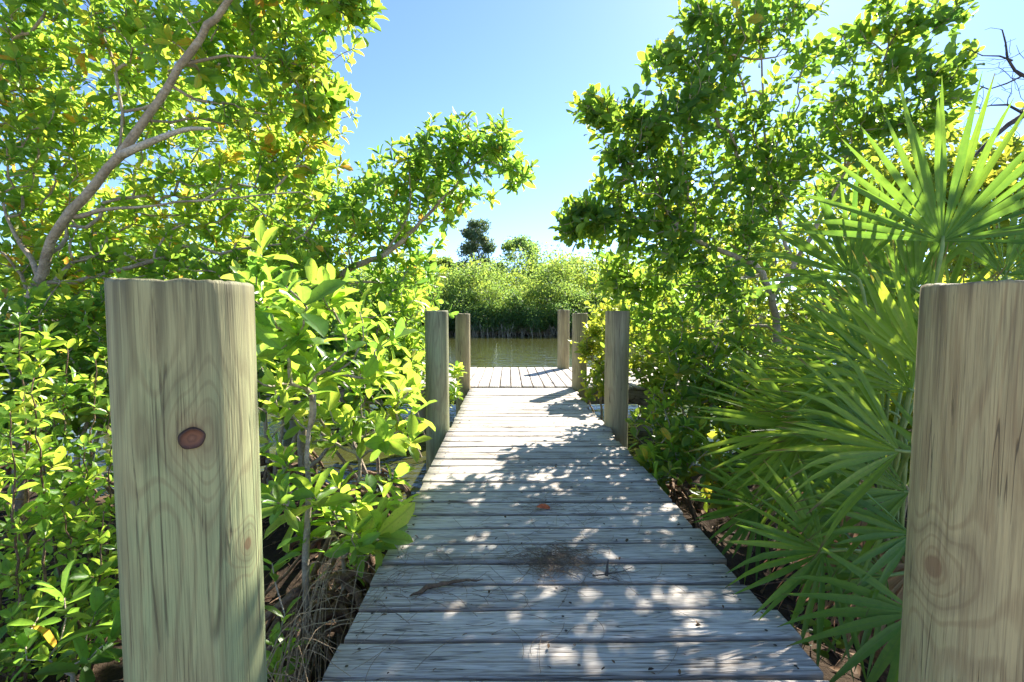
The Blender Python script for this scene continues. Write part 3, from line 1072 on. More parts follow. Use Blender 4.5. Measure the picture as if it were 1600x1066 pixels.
def shrub(name, label, cat, base_px, tips, mat, L, W=.42, nl=(6, 10), tone=.5, r0=.004, roots=None, blobs=None, bark=BARK, upb=.9, dens=1.0, spread=.2, tlen=.05, group=None, bf=.35, tonev=.12, stems=1, jit=.1):
    reseed(label + 'tips')
    b = ground_at(P(*base_px))
    t = []
    if tips:
        t += [P(*q[:3]) for q in tips]
        if len(tips) > 10:
            t += [P(q[0] + rng.normal() * 24, q[1] + rng.normal() * 22 + 8, q[2] + rng.normal() * .14) for q in tips]
            t += [P(q[0] + rng.normal() * 30, q[1] + rng.normal() * 28 + 12, q[2] + .1 + abs(rng.normal()) * .2) for q in tips]
    if blobs:
        t += list(blob_tips(blobs, dens))
    t = np.array(t)
    limbs = []
    for s in range(stems):
        c = t[rng.integers(len(t))] if stems > 1 else t.mean(0)
        off = np.array([rng.normal() * .006, rng.normal() * .006, 0]) * (stems > 1)
        lo = b + off
        mid = lo + (c - lo) * .4 + np.array([0, 0, .05])
        hi = lo + (c - lo) * .72
        limbs.append([[*lo, r0 * 3.2], [*mid, r0 * 2.4], [*hi, r0 * 1.5]])
    rt = [(b, *roots)] if roots else None
    return make_tree(name, label, cat, b, limbs, None, mat, bark, nl, L, W, tone, 1.0, bf, group, t, rt, r0 * .62, upb=upb, jit=jit, step=.07, spread=spread, tlen=tlen, tonev=tonev)


shrub('mangrove_sapling', 'young mangrove with large pale upright leaves rising just behind the pale green post', 'sapling', (470, 830, 1.75),
      [(408, 385, 1.5), (425, 440, 1.45), (395, 470, 1.5), (505, 465, 1.6), (540, 515, 1.7), (470, 530, 1.65), (440, 545, 1.5), (520, 440, 1.95), (560, 480, 2.0), (600, 490, 2.2),
       (490, 585, 1.8), (430, 600, 1.6), (560, 545, 2.0), (460, 450, 1.8), (385, 430, 1.6), (590, 560, 2.2), (525, 580, 2.0), (455, 500, 1.9), (400, 540, 1.7)],
      G['bright'], .102, .42, (5, 9), .55, .0055, roots=(.45, 14, .4, .011))
shrub('mangrove_sapling', 'young mangrove with yellow green leaf tufts over the water by the halfway post', 'sapling', (560, 800, 2.4),
      [(435, 645, 1.9), (490, 625, 2.1), (515, 640, 2.0), (560, 605, 2.3), (600, 690, 2.0), (575, 655, 2.3), (540, 665, 2.2), (430, 600, 1.9), (640, 600, 2.8), (620, 640, 2.6), (650, 640, 2.7),
       (470, 660, 2.2), (590, 600, 2.6), (645, 560, 3.0), (610, 575, 2.9), (520, 690, 2.4), (460, 610, 2.4), (635, 690, 2.6)],
      G['bright'], .102, .42, (5, 8), .6, .0055, roots=(.6, 22, .55, .013))
shrub('mangrove_sapling', 'young mangrove with long fresh leaves leaning over the plank edge', 'sapling', (530, 930, 1.9),
      [(490, 775, 1.75), (520, 800, 1.8), (560, 790, 1.85), (590, 830, 1.8), (612, 800, 1.9), (550, 840, 1.8), (440, 770, 1.6), (600, 775, 2.0), (475, 835, 1.8), (530, 760, 2.0), (570, 850, 1.75), (450, 720, 1.8)],
      G['bright'], .11, .38, (5, 8), .55, .005, roots=(.4, 18, .38, .012))
shrub('mangrove_sapling', 'small seedling with a few bright leaves at the foot of the pale green post', 'sapling', (445, 1090, 1.5),
      [(430, 1005, 1.42), (445, 960, 1.46), (432, 1045, 1.38), (425, 880, 1.45), (450, 1010, 1.5)], G['bright'], .075, .4, (5, 8), .55, .004)
shrub('mangrove_sapling', 'low dark green seedling on the mud beside the pale green post', 'sapling', (110, 1060, 1.4),
      [(100, 930, 1.45), (150, 955, 1.38), (172, 1000, 1.3), (60, 965, 1.5), (140, 1030, 1.3), (95, 1000, 1.4), (40, 1010, 1.4), (185, 960, 1.35), (75, 1030, 1.35)], G['mangrove'], .085, .42, (6, 9), .4, .004)


def wand_shrub(label, stems, L, tone, group=None, name='shrub'):
    """upright wands with opposite pairs of small leaves"""
    reseed(label)
    base = np.mean([s[0] for s in stems], axis=0)
    root = empty(name, base, label, 'shrub', group)
    mw, ml = MB(), MB()
    for s in stems:
        s = np.asarray(s, float).copy()
        s[0] = base + (s[0] - base) * .3
        s[0, 2] = gz(s[0, 0], s[0, 1]) - .05
        n = 26
        pts = smooth_path(s, n) + np.concatenate([np.zeros((1, 3)), rng.normal(size=(n - 1, 3)) * .004])
        tube(mw, pts, np.linspace(.0065, .0018, n), 6)
        ln = np.linalg.norm(pts[-1] - pts[0])
        # side shoots
        tips, axs = [pts[-1]], [pts[-1] - pts[-3]]
        f = .12
        while f < .97:
            i = int(f * (n - 1))
            a = rng.random() * 6.28
            for q in (0, PI):
                if rng.random() < .62:
                    dr = unit(np.array([math.cos(a + q), math.sin(a + q), .55 + rng.random() * .5]))
                    sl = (.03 + .12 * rng.random()) * (1.15 - f)
                    e = pts[i] + dr * sl
                    tube(mw, [pts[i], pts[i] + dr * sl * .55 + np.array([0, 0, -.004]), e], [.0022, .0018, .0012], 4)
                    tips.append(e)
                    axs.append(dr + np.array([0, 0, .3]))
            f += .055 / max(ln, .3)
        rosettes(ml, np.array(tips), np.array(axs), (4, 7), L, .46, tone, .3, tlen=.035)
    mw.build('stem', BARKR, root)
    ml.build('foliage', G['bright'], root)
    return root


def wand(bx, by, tx, ty, Yd, dy=.0):
    b = ground_at(P(bx, by, Yd))
    t = P(tx, ty, Yd + dy)
    m = b + (t - b) * .5 + np.array([rng.normal() * .03, rng.normal() * .03, 0])
    return [b, m, t]


wand_shrub('slender shrub of upright reddish wands with small pale leaves, rising from the mud', [wand(45, 930, 30, 500, 1.65), wand(5, 930, -10, 560, 1.6), wand(60, 930, 72, 520, 1.75), wand(20, 960, 15, 640, 1.5),
            wand(-50, 950, -60, 520, 1.7), wand(-20, 920, -30, 470, 1.8), wand(40, 900, 48, 590, 1.55), wand(-80, 950, -120, 560, 1.6)], .052, .6)
wand_shrub('bushy shrub with small sunlit leaves between the slender wands and pale green post', [wand(110, 900, 105, 540, 1.95), wand(140, 880, 150, 560, 2.0), wand(90, 880, 85, 600, 2.1), wand(160, 900, 172, 640, 1.9), wand(125, 930, 130, 690, 1.75),
            wand(70, 900, 60, 660, 1.9), wand(180, 870, 190, 560, 2.1), wand(100, 920, 95, 760, 1.7), wand(150, 910, 160, 800, 1.7)], .052, .58)
shrub('shrub', 'leafy green shrub in the shade under the leaning trunk', 'shrub', (90, 700, 2.7), None, G['mangrove'], .075, .45, (7, 11), .55, .006,
      blobs=[(60, 520, 2.6, 110, 70, .35, 75), (150, 600, 2.6, 90, 80, .3, 65), (20, 640, 2.5, 90, 80, .3, 55), (-80, 560, 2.5, 100, 110, .4, 60), (160, 480, 2.9, 80, 50, .3, 40)], stems=4, roots=(.3, 12, .4, .01))
shrub('shrub', 'dense dark green shrub between the pale green post and the water', 'shrub', (420, 690, 3.3), None, G['mangrove'], .08, .44, (7, 11), .48, .006,
      blobs=[(430, 500, 3.2, 80, 60, .35, 55), (520, 560, 3.4, 80, 50, .35, 50), (450, 610, 3.1, 70, 40, .3, 40), (350, 560, 3.2, 90, 70, .3, 45), (600, 610, 3.6, 60, 40, .3, 32), (300, 450, 3.4, 120, 60, .4, 50)], stems=4, roots=(.45, 22, .6, .012))
shrub('shrub', 'thick wall of small bright leaves along the water between the saplings and the halfway post', 'shrub', (600, 690, 3.9), None, G['bright'], .085, .43, (6, 9), .5, .006,
      blobs=[(600, 520, 3.9, 70, 50, .35, 60), (520, 480, 3.7, 80, 50, .35, 60), (640, 570, 4.0, 30, 40, .25, 30), (570, 590, 3.7, 70, 35, .3, 44), (440, 440, 3.6, 70, 60, .3, 50), (460, 580, 3.5, 60, 40, .3, 40), (630, 470, 4.0, 45, 45, .3, 40), (500, 640, 3.3, 60, 25, .2, 20)], stems=4, roots=(.5, 20, .6, .012))
shrub('shrub', 'yellow green bush glimpsed between the fan palm and the tan post', 'shrub', (1520, 640, 2.9), None, G['yellow'], .085, .48, (6, 9), .45, .006,
      blobs=[(1440, 520, 2.9, 60, 60, .3, 40), (1530, 500, 2.8, 80, 70, .3, 60), (1400, 620, 3.0, 60, 60, .3, 40), (1480, 640, 2.8, 80, 60, .3, 50), (1600, 470, 2.8, 80, 60, .3, 50), (1440, 740, 2.6, 70, 50, .25, 40)], stems=4)
shrub('shrub', 'pale leafy shrub poking up beside the platform corner post', 'shrub', (690, 660, 4.9), None, G['bright'], .08, .44, (6, 9), .6, .005,
      blobs=[(716, 590, 4.75, 16, 36, .12, 16), (698, 620, 4.9, 30, 26, .2, 14), (722, 540, 4.9, 12, 20, .08, 5), (660, 600, 5.2, 40, 40, .3, 36), (620, 580, 5.4, 50, 35, .3, 30)], stems=3)
shrub('shrub', 'bright green bush crowding the platform corner post', 'shrub', (950, 640, 5.4), None, G['yellow'], .085, .46, (7, 10), .4, .006,
      blobs=[(930, 545, 5.3, 30, 45, .3, 46), (912, 520, 5.4, 20, 16, .15, 8), (935, 600, 5.2, 26, 34, .25, 26), (965, 500, 5.5, 45, 40, .4, 44), (995, 560, 5.2, 40, 50, .4, 40), (905, 552, 5.3, 10, 12, .06, 4)], stems=4)
shrub('shrub', 'low dark glossy shrub at the foot of the grey brown halfway post', 'shrub', (1045, 740, 3.2), None, G['broad'], .09, .48, (5, 8), .62, .006,
      blobs=[(1040, 660, 3.3, 60, 50, .3, 40), (1090, 600, 3.4, 70, 60, .35, 45), (1030, 720, 2.9, 35, 40, .2, 18), (1080, 700, 2.9, 50, 50, .25, 28), (1150, 560, 3.4, 70, 70, .35, 40), (1060, 540, 3.7, 60, 50, .3, 36)], stems=4, roots=(.35, 12, .4, .01))
shrub('shrub', 'tangled dark bush behind the fans of the low palm', 'shrub', (1230, 720, 3.3), None, G['broad'], .09, .5, (5, 8), .65, .006,
      blobs=[(1160, 640, 3.2, 70, 60, .35, 45), (1240, 600, 3.3, 80, 70, .35, 50), (1230, 700, 3.0, 80, 60, .3, 45), (1330, 620, 3.2, 90, 80, .35, 50), (1320, 740, 2.9, 80, 50, .3, 36), (1130, 740, 3.0, 50, 50, .25, 24)], stems=4, roots=(.35, 12, .4, .01))
shrub('shrub', 'leafy bush filling the shore behind the halfway post', 'shrub', (1080, 600, 5.6), None, G['broad'], .1, .5, (6, 10), .6, .006,
      blobs=[(1040, 560, 5.4, 70, 60, .5, 60), (1120, 560, 5.6, 90, 70, .5, 60), (1220, 580, 5.4, 90, 70, .5, 50), (1060, 620, 5.0, 60, 35, .4, 36), (1160, 630, 5.0, 80, 40, .4, 36)], stems=4)
shrub('seedling', 'small round leaved seedling in the gap between the planks and the lowest fans', 'seedling', (1265, 1000, 1.45),
      [(1245, 955, 1.42), (1290, 975, 1.42), (1275, 995, 1.4), (1240, 985, 1.45), (1310, 1000, 1.42)], G['broad'], .05, .6, (3, 5), .6, .003)

# --- dead tree: bare dark branches
reseed('dead')
b6 = ground_at(P(1790, 560, 3.2))
rt = empty('dead_tree', b6, 'bare dark dead tree reaching in with leafless twigs against the sky', 'tree')
t = Tree()
t.limb([[*b6, .05], W4(1780, 350, 3.2, .045), W4(1740, 200, 3.2, .036), W4(1700, 100, 3.2, .026), W4(1670, 20, 3.2, .014)])
t.limb([W4(1750, 215, 3.2, .026), W4(1680, 165, 3.15, .022), W4(1600, 178, 3.1, .018), W4(1543, 223, 3.1, .012), W4(1500, 262, 3.15, .006)])
t.limb([W4(1720, 140, 3.2, .018), W4(1660, 130, 3.1, .013), W4(1595, 120, 3.05, .01), W4(1576, 85, 3.05, .006), W4(1566, 47, 3.05, .0035)])
t.limb([W4(1595, 120, 3.05, .007), W4(1560, 135, 3.05, .005), W4(1520, 130, 3.05, .0025)])
t.limb([W4(1582, 95, 3.05, .006), W4(1552, 85, 3.05, .004), W4(1510, 76, 3.05, .002)])
t.limb([W4(1600, 178, 3.1, .009), W4(1560, 165, 3.1, .006), W4(1530, 170, 3.1, .003)])
tp = blob_tips([(1570, 80, 3.05, 40, 40, .2, 26), (1560, 150, 3.05, 50, 35, .2, 26), (1640, 90, 3.1, 60, 60, .25, 30), (1560, 200, 3.1, 50, 40, .2, 20)])
t.grow(tp, .4, .05, .2)
mb = MB()
t.mesh(mb, .0013)
mb.build('trunk', BARKD, rt)

# ------------------------------------------------------------------ saw palmetto


def frond(parent, crown, hub, tip_dir, facing, radius, spread=100, nleaf=26, tone=.5, mat=None, droop=.12, split=.35, fold=.3, cup=.12, petiole=True, name='frond', wmax=.0135):
    mat = mat or G['palm']
    a = unit(np.asarray(tip_dir, float))
    n = np.asarray(facing, float)
    n = unit(n - a * np.dot(a, n))
    b = np.cross(n, a)
    hub = np.asarray(hub, float)
    mb = MB()
    ts = np.array([0, .12, .28, .45, .62, .8, .92, 1.0])
    dphi = 2 * R(spread) / (nleaf - 1)
    base = tone + rng.normal() * .05
    for i in range(nleaf):
        ph = -R(spread) + dphi * i + rng.normal() * .025
        Lr = radius * (.82 + .18 * math.cos(ph * .8)) * (1 + rng.normal() * .05)
        lift = cup * (1 + rng.normal() * .25) + rng.normal() * .05
        d = unit(math.cos(ph) * a + math.sin(ph) * b + n * lift)
        tw = rng.normal() * .35
        sdir = unit(np.cross(n, d))
        nd = unit(np.cross(d, sdir))
        sd = math.cos(tw) * sdir + math.sin(tw) * nd
        fold_d = np.cross(d, sd)
        w = np.minimum(ts * Lr * math.tan(dphi / 2) * 1.04, wmax) * np.clip((1.02 - ts) / .72, 0, 1) ** .85
        w = np.maximum(w, .0006)
        dr = droop * .5 * (1 + abs(rng.normal()) * .6) * (1 + .9 * abs(math.sin(ph)))
        kink = rng.random() < .2
        P0 = hub + d * (ts * Lr)[:, None]
        P0 = P0 + np.array([0, 0, -1.0]) * (dr * Lr * ts ** 2.4)[:, None]
        if kink:
            P0 = P0 + np.array([0, 0, -1.0]) * (Lr * .35 * np.clip(ts - .72, 0, 1))[:, None]
        side = rng.normal() * .035
        P0 = P0 + sdir * (side * Lr * ts ** 2)[:, None]
        V = np.stack([P0 - sd * w[:, None] + fold_d * (w * fold)[:, None], P0 - fold_d * (w * fold * .4)[:, None], P0 + sd * w[:, None] + fold_d * (w * fold)[:, None]], 1)
        m = len(ts)
        ii = np.arange(m - 1) * 3
        q = np.concatenate([np.stack([ii, ii + 1, ii + 4, ii + 3], -1), np.stack([ii + 1, ii + 2, ii + 5, ii + 4], -1)])
        lf = np.zeros((m, 3, 3))
        lf[:, :, 0] = ts[:, None]
        lf[:, :, 1] = np.array([-1, 0, 1.0])
        rn = np.clip(base + rng.normal() * .1 + np.clip(ts - .93, 0, 1) * 0, 0, 1)
        mb.add(V.reshape(-1, 3), [q], rnd=np.repeat(np.broadcast_to(rn, (m,)), 3), lf=lf.reshape(-1, 3))
    f = mb.build(name, mat, parent)
    if petiole:
        mb = MB()
        crown = np.asarray(crown, float)
        mid = (crown + hub) / 2 + np.array([0, 0, .1]) - a * .06
        h2 = hub - a * .1
        pts = smooth_path([crown, mid, h2, hub + a * .02], 14)
        tube(mb, pts, np.linspace(.009, .0055, 14), 7, rnd=.6)
        pt = mb.build('petiole', PETI if mat is G['palm'] else STRAW, None)
        pt.parent = f
        pt.matrix_parent_inverse = Matrix.Identity(4)
    return f


k = NT('petiole_green')
g = k.n('ShaderNodeNewGeometry', out='Position')
PETI = k.out(k.principled(k.ramp(k.noise(g, 30, 4), [(.3, (.13, .22, .05)), (.6, (.24, .30, .09)), (.8, (.3, .3, .12))]), .45, .4))

TOCAM = np.array([-.6, -1, .15])


def img_dir(dx, dy, depth=0.0):
    """direction in the picture (x right, y up) with some travel away from the viewer"""
    return dx * _rt + dy * np.array([0, 0, 1.0]) + depth * np.array([0, 1.0, 0])


def stem_trunk(parent, a, b, r):
    mb = MB()
    pts = smooth_path([a, (np.asarray(a) + np.asarray(b)) / 2 + np.array([.03, .02, -.04]), b], 16)
    rr = np.linspace(r, r * .8, 16) * (1 + .15 * np.sin(np.arange(16) * 2.2))
    tube(mb, pts, rr, 12)
    mb.build('trunk', BARKR, parent)


reseed('palms')
cA = np.array([1.62, 1.95, -.12])
gA = ground_at(cA)
palmA = empty('saw_palmetto', gA, 'tall fan palm with upright bright green fans behind the tan post', 'palm')
stem_trunk(palmA, gA, cA, .07)
for (px, py, Yd, dx, dy, dz, rad, spr, nl, tone, fx, fz, drp, wm) in [
        (1472, 378, 1.62, .14, 1, .05, .56, 88, 27, .3, -.3, .1, .02, .017),
        (1330, 430, 1.95, -.6, 1, .1, .46, 66, 18, .3, -.8, .2, .03, .016),
        (1430, 455, 2.0, -.5, 1, .2, .56, 62, 18, .34, -.6, .2, .03, .017),
        (1570, 430, 2.0, .4, 1, .2, .5, 80, 20, .45, -.1, .2, .05, .017),
        (1425, 612, 1.7, -.8, .8, .1, .60, 44, 15, .75, -.6, .4, .05, .015),
        (1445, 575, 1.48, -.25, 1, .1, .40, 40, 11, .85, -.6, .2, .03, .014),
        (1350, 560, 1.85, -1, .5, .1, .46, 54, 18, .5, -.3, .6, .06, .014),
        (1640, 540, 1.75, 1, .4, .2, .5, 90, 22, .5, -.1, .6, .1, .014),
        (1390, 520, 2.15, -.7, .8, .2, .6, 70, 24, .5, -.5, .4, .05, .013),
        (1500, 600, 2.0, -.5, .9, .2, .62, 60, 22, .8, -.5, .4, .05, .013),
        (1380, 640, 1.95, -1, .75, .1, .56, 55, 22, .7, -.4, .5, .06, .012),
        (1460, 520, 2.2, .1, 1, .2, .55, 85, 24, .6, -.3, .3, .05, .014),
        (1300, 600, 2.1, -1, .35, .1, .46, 60, 22, .55, -.3, .6, .08, .012)]:
    frond(palmA, cA + rng.normal(size=3) * .02, P(px, py, Yd), img_dir(dx, dy, dz), np.array([fx, -1, fz]), rad, spr, nl, tone, droop=drp, wmax=wm)

cB = np.array([1.52, 1.72, -.25])
gB = ground_at(cB)
palmB = empty('saw_palmetto', gB, 'low fan palm spreading its fans over the edge of the planks, brown dead leaves beneath', 'palm')
stem_trunk(palmB, gB, cB, .07)
for (px, py, Yd, dx, dy, dz, rad, spr, nl, tone, fx, fz, drp) in [
        (1262, 668, 1.85, -1, .06, .0, .47, 56, 20, .62, -.1, .65, .05),
        (1287, 862, 1.5, -1, -.02, -.05, .345, 88, 24, .45, -.3, .55, .06),
        (1187, 790, 1.95, -1, -.3, .05, .29, 70, 17, .2, -.4, .55, .06),
        (1406, 706, 1.5, -1, .36, .05, .45, 52, 17, .62, -.3, .6, .08),
        (1432, 958, 1.28, -1, -.35, -.05, .36, 55, 12, .5, -.4, .6, .08),
        (1425, 835, 1.45, -1, .12, .0, .32, 42, 11, .45, -.2, .8, .08),
        (1345, 650, 1.95, -1, .5, .1, .5, 46, 17, .6, -.2, .7, .06),
        (1340, 748, 1.9, -1, -.02, .05, .42, 46, 16, .38, -.2, .8, .08),
        (1500, 760, 1.5, .4, .8, .2, .4, 70, 16, .45, -.2, .6, .1),
        (1370, 690, 1.75, -1, .2, .0, .52, 52, 20, .55, -.3, .7, .1),
        (1300, 720, 2.0, -1, .1, .05, .48, 60, 22, .5, -.2, .6, .1),
        (1420, 770, 1.6, -1, .2, .05, .46, 50, 18, .6, -.3, .7, .1)]:
    frond(palmB, cB + rng.normal(size=3) * .02, P(px, py, Yd), img_dir(dx, dy, dz), np.array([fx, -1, fz]), rad * 1.06, spr, int(nl * .9), .1 + tone, droop=drp, wmax=.0165)
for (px, py, Yd, dx, dy, dz, rad, spr, nl, tone, fx, fz, drp) in [
        (1300, 640, 2.1, -1, .2, .05, .5, 62, 18, .6, -.1, .5, .05),
        (1320, 800, 1.75, -1, .12, .0, .38, 80, 20, .4, -.3, .5, .06),
        (1225, 740, 2.1, -1, -.1, .05, .34, 72, 17, .3, -.3, .5, .06),
        (1385, 900, 1.5, -1, -.15, .0, .36, 60, 15, .45, -.3, .6, .07),
        (1380, 660, 1.85, -.9, .6, .1, .5, 55, 17, .65, -.4, .5, .05)]:
    frond(palmB, cB + rng.normal(size=3) * .02, P(px, py, Yd), img_dir(dx, dy, dz), np.array([fx, -1, fz]), rad, spr, nl, .1 + tone, droop=drp, wmax=.0165)
for (px, py, Yd, dx, dy, rad) in [(1350, 800, 1.72, -.4, -1, .34), (1400, 860, 1.6, .1, -1, .3), (1310, 830, 1.85, -.5, -1, .32), (1380, 770, 1.9, -1, -.3, .36), (1440, 880, 1.5, -.5, -1, .28), (1280, 760, 2.1, -.8, -.8, .36), (1345, 900, 1.65, -.3, -1, .24)]:
    frond(palmB, cB + rng.normal(size=3) * .03, P(px, py, Yd), img_dir(dx, dy, .05), np.array([-.5, -1, .4]), rad, 48, 16, .5, G['dry'], droop=.22, cup=.0, name='dead_frond')

# ------------------------------------------------------------------ things lying about


def wisps(mb, centre, n, spread, Lr, rad, z, curl=.6, updown=.004):
    for i in range(n):
        L = Lr * (.5 + .8 * rng.random())
        a = rng.random() * 6.28
        c = np.array([centre[0] + rng.normal() * spread[0], centre[1] + rng.normal() * spread[1]])
        m = 7
        an_ = a + np.linspace(-.5, .5, m) * rng.normal() * curl * 2
        st = L / (m - 1)
        p = np.concatenate([np.zeros((1, 2)), np.cumsum(np.stack([np.cos(an_[:-1]), np.sin(an_[:-1])], -1) * st, 0)])
        p = p - p.mean(0) + c
        zz = z + rad + np.abs(rng.normal(size=m)).cumsum() * updown * .3 + abs(rng.normal()) * updown
        pts = np.concatenate([p, zz[:, None]], 1)
        yield pts


reseed('needles')
needles = P(870, 890, 1.72)
mb = MB()
for pts in wisps(mb, (needles[0], 1.70), 170, (.065, .05), .14, .0008, .004, 1.3, .012):
    tube(mb, pts, .00085, 3, False)
tag(mb.build('needle_clump', TWIGM), 'brown tuft of dry pine needles lying on the planks', 'pine needles')
mb = MB()
for (cx, cy, n, sx, sy) in [(.05, 1.75, 50, .18, .10), (.25, 2.15, 60, .22, .10), (-.2, 1.5, 40, .14, .08), (-.42, 1.55, 40, .05, .2), (.1, 3.4, 40, .3, .4), (.3, 2.6, 25, .3, .3), (.2, 1.3, 16, .3, .1), (.05, 4.6, 30, .35, .5), (.35, 1.62, 25, .08, .05)]:
    for pts in wisps(mb, (cx, cy), n, (sx, sy), .15, .0007, .004, .5, .002):
        if pts[:, 0].min() > XL and pts[:, 0].max() < XR:
            tube(mb, pts, .0008, 3, False)
tag(mb.build('pine_needles', TWIGM), 'thin brown pine needles scattered over the boardwalk', 'pine needles', kind='stuff')

n = 420
xy = np.column_stack([rng.uniform(XL + .03, XR - .03, n), rng.uniform(1.0, 5.9, n) ** 1.0])
j = rng.random(n) < .45
xy[j, 1] = np.round((xy[j, 1] - 1.156) / PITCHB) * PITCHB + 1.156 + rng.normal(size=j.sum()) * .006 + .012
mb = MB()
add_leaves(mb, np.column_stack([xy, np.full(n, .007)]), np.column_stack([rng.normal(size=(n, 2)), rng.normal(size=n) * .2]), np.column_stack([rng.normal(size=(n, 2)) * .3, np.ones(n)]),
           .006 + .018 * rng.random(n) ** 2, .3 + .4 * rng.random(n), rng.random(n))
tag(mb.build('leaf_crumbs', G['litter']), 'brown crumbs of dead leaf caught along the plank joints', 'litter', kind='stuff')

# strip of bark, a knobby stub, and the orange leaf
a0, a1 = P(640, 945, 1.5), P(755, 915, 1.6)
za = .008
mb = MB()
pts = smooth_path([(a0[0] * 1.0, 1.50, za), (-.28, 1.545, za + .003), (-.2, 1.575, za + .004), (-.09, 1.60, za)], 14) + rng.normal(size=(14, 3)) * .002
tube(mb, pts, np.array([.002, .004, .006, .008, .009, .008, .007, .008, .006, .006, .005, .004, .003, .001]), 6)
tag(mb.build('bark_strip', BARKR), 'dark strip of bark lying across a plank near the pale green post', 'bark')
mb = MB()
q = np.array([.36, 1.62, .006])
pts = np.array([q, q + [.004, .004, .015], q + [.006, .01, .035], q + [.01, .012, .055]])
tube(mb, pts, [.007, .006, .004, .0015], 6)
tube(mb, smooth_path([q + [-.05, 0, 0], q + [0, .004, .004], q + [.06, .02, .004], q + [.11, .05, .003]], 8), np.linspace(.003, .001, 8), 5)
tag(mb.build('twig', BARKD), 'short dark twig standing up from the planks beside the needle tuft', 'twig')

k = NT('orange_leaf')
g = k.n('ShaderNodeNewGeometry', out='Position')
ORL = k.out(k.principled(k.ramp(k.noise(g, 70, 4), [(.3, (.55, .09, .03)), (.6, (.72, .16, .05)), (.8, (.5, .12, .05))]), .5, .4))


def dead_leaf(pos, d, n, L, label, cat='leaf'):
    mb = MB()
    add_leaves(mb, np.array([pos]), np.array([d], float), np.array([n], float), np.array([L]), np.array([.5]), np.array([.5]), bend=.25)
    ob = mb.build('fallen_leaf', ORL)
    sm = ob.modifiers.new('sol', 'SOLIDIFY')
    sm.thickness = .0012
    return tag(ob, label, cat)


pl_ = P(838, 803, 2.2)
dead_leaf(np.array([pl_[0], 2.21, .012]), (1, .1, .1), (0, -.3, 1), .075, 'orange red fallen leaf lying on the grey planks')

# dry stalks beside the planks and litter on the mud
mb = MB()
for i in range(55):
    x0 = -.56 - abs(rng.normal()) * .16
    y0 = .95 + rng.random() * 1.1
    if math.hypot(x0 - FL[0], y0 - FL[1]) < .17:
        continue
    z0 = gz(x0, y0)
    L = .25 + .45 * rng.random()
    a = rng.normal() * .6 + (0 if rng.random() < .5 else PI)
    lean = .6 + rng.random() * 1.3
    d = np.array([math.sin(a) * lean * .4, math.cos(a) * lean, 1.0])
    d = unit(d)
    e = np.array([x0, y0, z0]) + d * L
    mid = np.array([x0, y0, z0]) + d * L * .5 + np.array([0, 0, .07])
    e[2] = max(e[2] - .12, z0 + .03)
    if e[0] > XL - .012 or mid[0] > XL - .012:
        continue
    tube(mb, smooth_path([(x0, y0, z0 - .02), mid, e], 9), np.linspace(.0024, .0008, 9), 4, False)
for i in range(45):
    x0, y0 = rng.uniform(-.78, -.53), rng.uniform(.98, 1.6)
    if math.hypot(x0 - FL[0], y0 - FL[1]) < .17:
        continue
    z0 = gz(x0, y0)
    xe, ye = rng.uniform(-.6, -.40) - .06 * (rng.random() < .4), y0 + rng.uniform(-.2, .5)
    ze = .012 + .03 * rng.random() if xe > -.53 else rng.uniform(-.2, .08)
    top = max(z0 + .3, .03 + .1 * rng.random())
    mid = np.array([x0 * .45 + xe * .55 - .03, y0 * .5 + ye * .5 + rng.normal() * .03, top])
    if mid[0] > XL - .02:
        mid[2] = max(mid[2], .05)
    q1 = np.array([x0, y0, z0 - .02])
    pts = smooth_path([q1, q1 * .55 + mid * .45 + [-.02, 0, .06], mid, [xe, ye, ze]], 12)
    inside = pts[:, 0] > XL - .02
    pts[inside, 2] = np.maximum(pts[inside, 2], .012)
    r_ = .0014 + .0022 * rng.random()
    tube(mb, pts, np.linspace(r_, r_ * .35, 12), 4, False)
tag(mb.build('dry_grass', STRAW), 'dry straw coloured stalks along the edge of the planks', 'dry grass', kind='stuff')

mb = MB()
for i in range(1300):
    x0, y0 = rng.uniform(-3.4, 3.2), rng.uniform(.3, 4.5)
    if XL - .05 < x0 < XR + .05:
        continue
    z0 = gz(x0, y0)
    if z0 < WATER_Z - .03:
        continue
    L = .06 + .3 * rng.random() ** 2
    a = rng.random() * 6.28
    dx, dy = math.cos(a) * L / 2, math.sin(a) * L / 2
    x1, y1, x2, y2 = x0 - dx, y0 - dy, x0 + dx, y0 + dy
    r_ = .0015 + .004 * rng.random() ** 2
    tube(mb, [(x1, y1, gz(x1, y1) + .01 + rng.random() * .03), (x0, y0, z0 + .02 + rng.random() * .03), (x2, y2, gz(x2, y2) + .01 + rng.random() * .06)], [r_, r_, r_ * .5], 4, False)
tag(mb.build('leaf_litter', BARKR), 'brown twigs and sticks littering the mud under the bushes', 'litter', kind='stuff')
mb = MB()
n = 2600
xy = np.stack([rng.uniform(-3.4, 3.4, n), rng.uniform(.3, 5, n)], -1)
zz = ground_z(xy[:, 0], xy[:, 1])
ok = (zz > WATER_Z - .02) & ~((xy[:, 0] > XL - .04) & (xy[:, 0] < XR + .04))
xy, zz = xy[ok], zz[ok]
m = len(xy)
add_leaves(mb, np.column_stack([xy, zz + .012]), np.column_stack([rng.normal(size=(m, 2)), rng.normal(size=m) * .25]), np.column_stack([rng.normal(size=(m, 2)) * .35, np.ones(m)]),
           .05 + .04 * rng.random(m), np.full(m, .45), rng.random(m))
tag(mb.build('fallen_leaves', G['litter']), 'brown dead leaves covering the mud', 'leaves', kind='stuff')

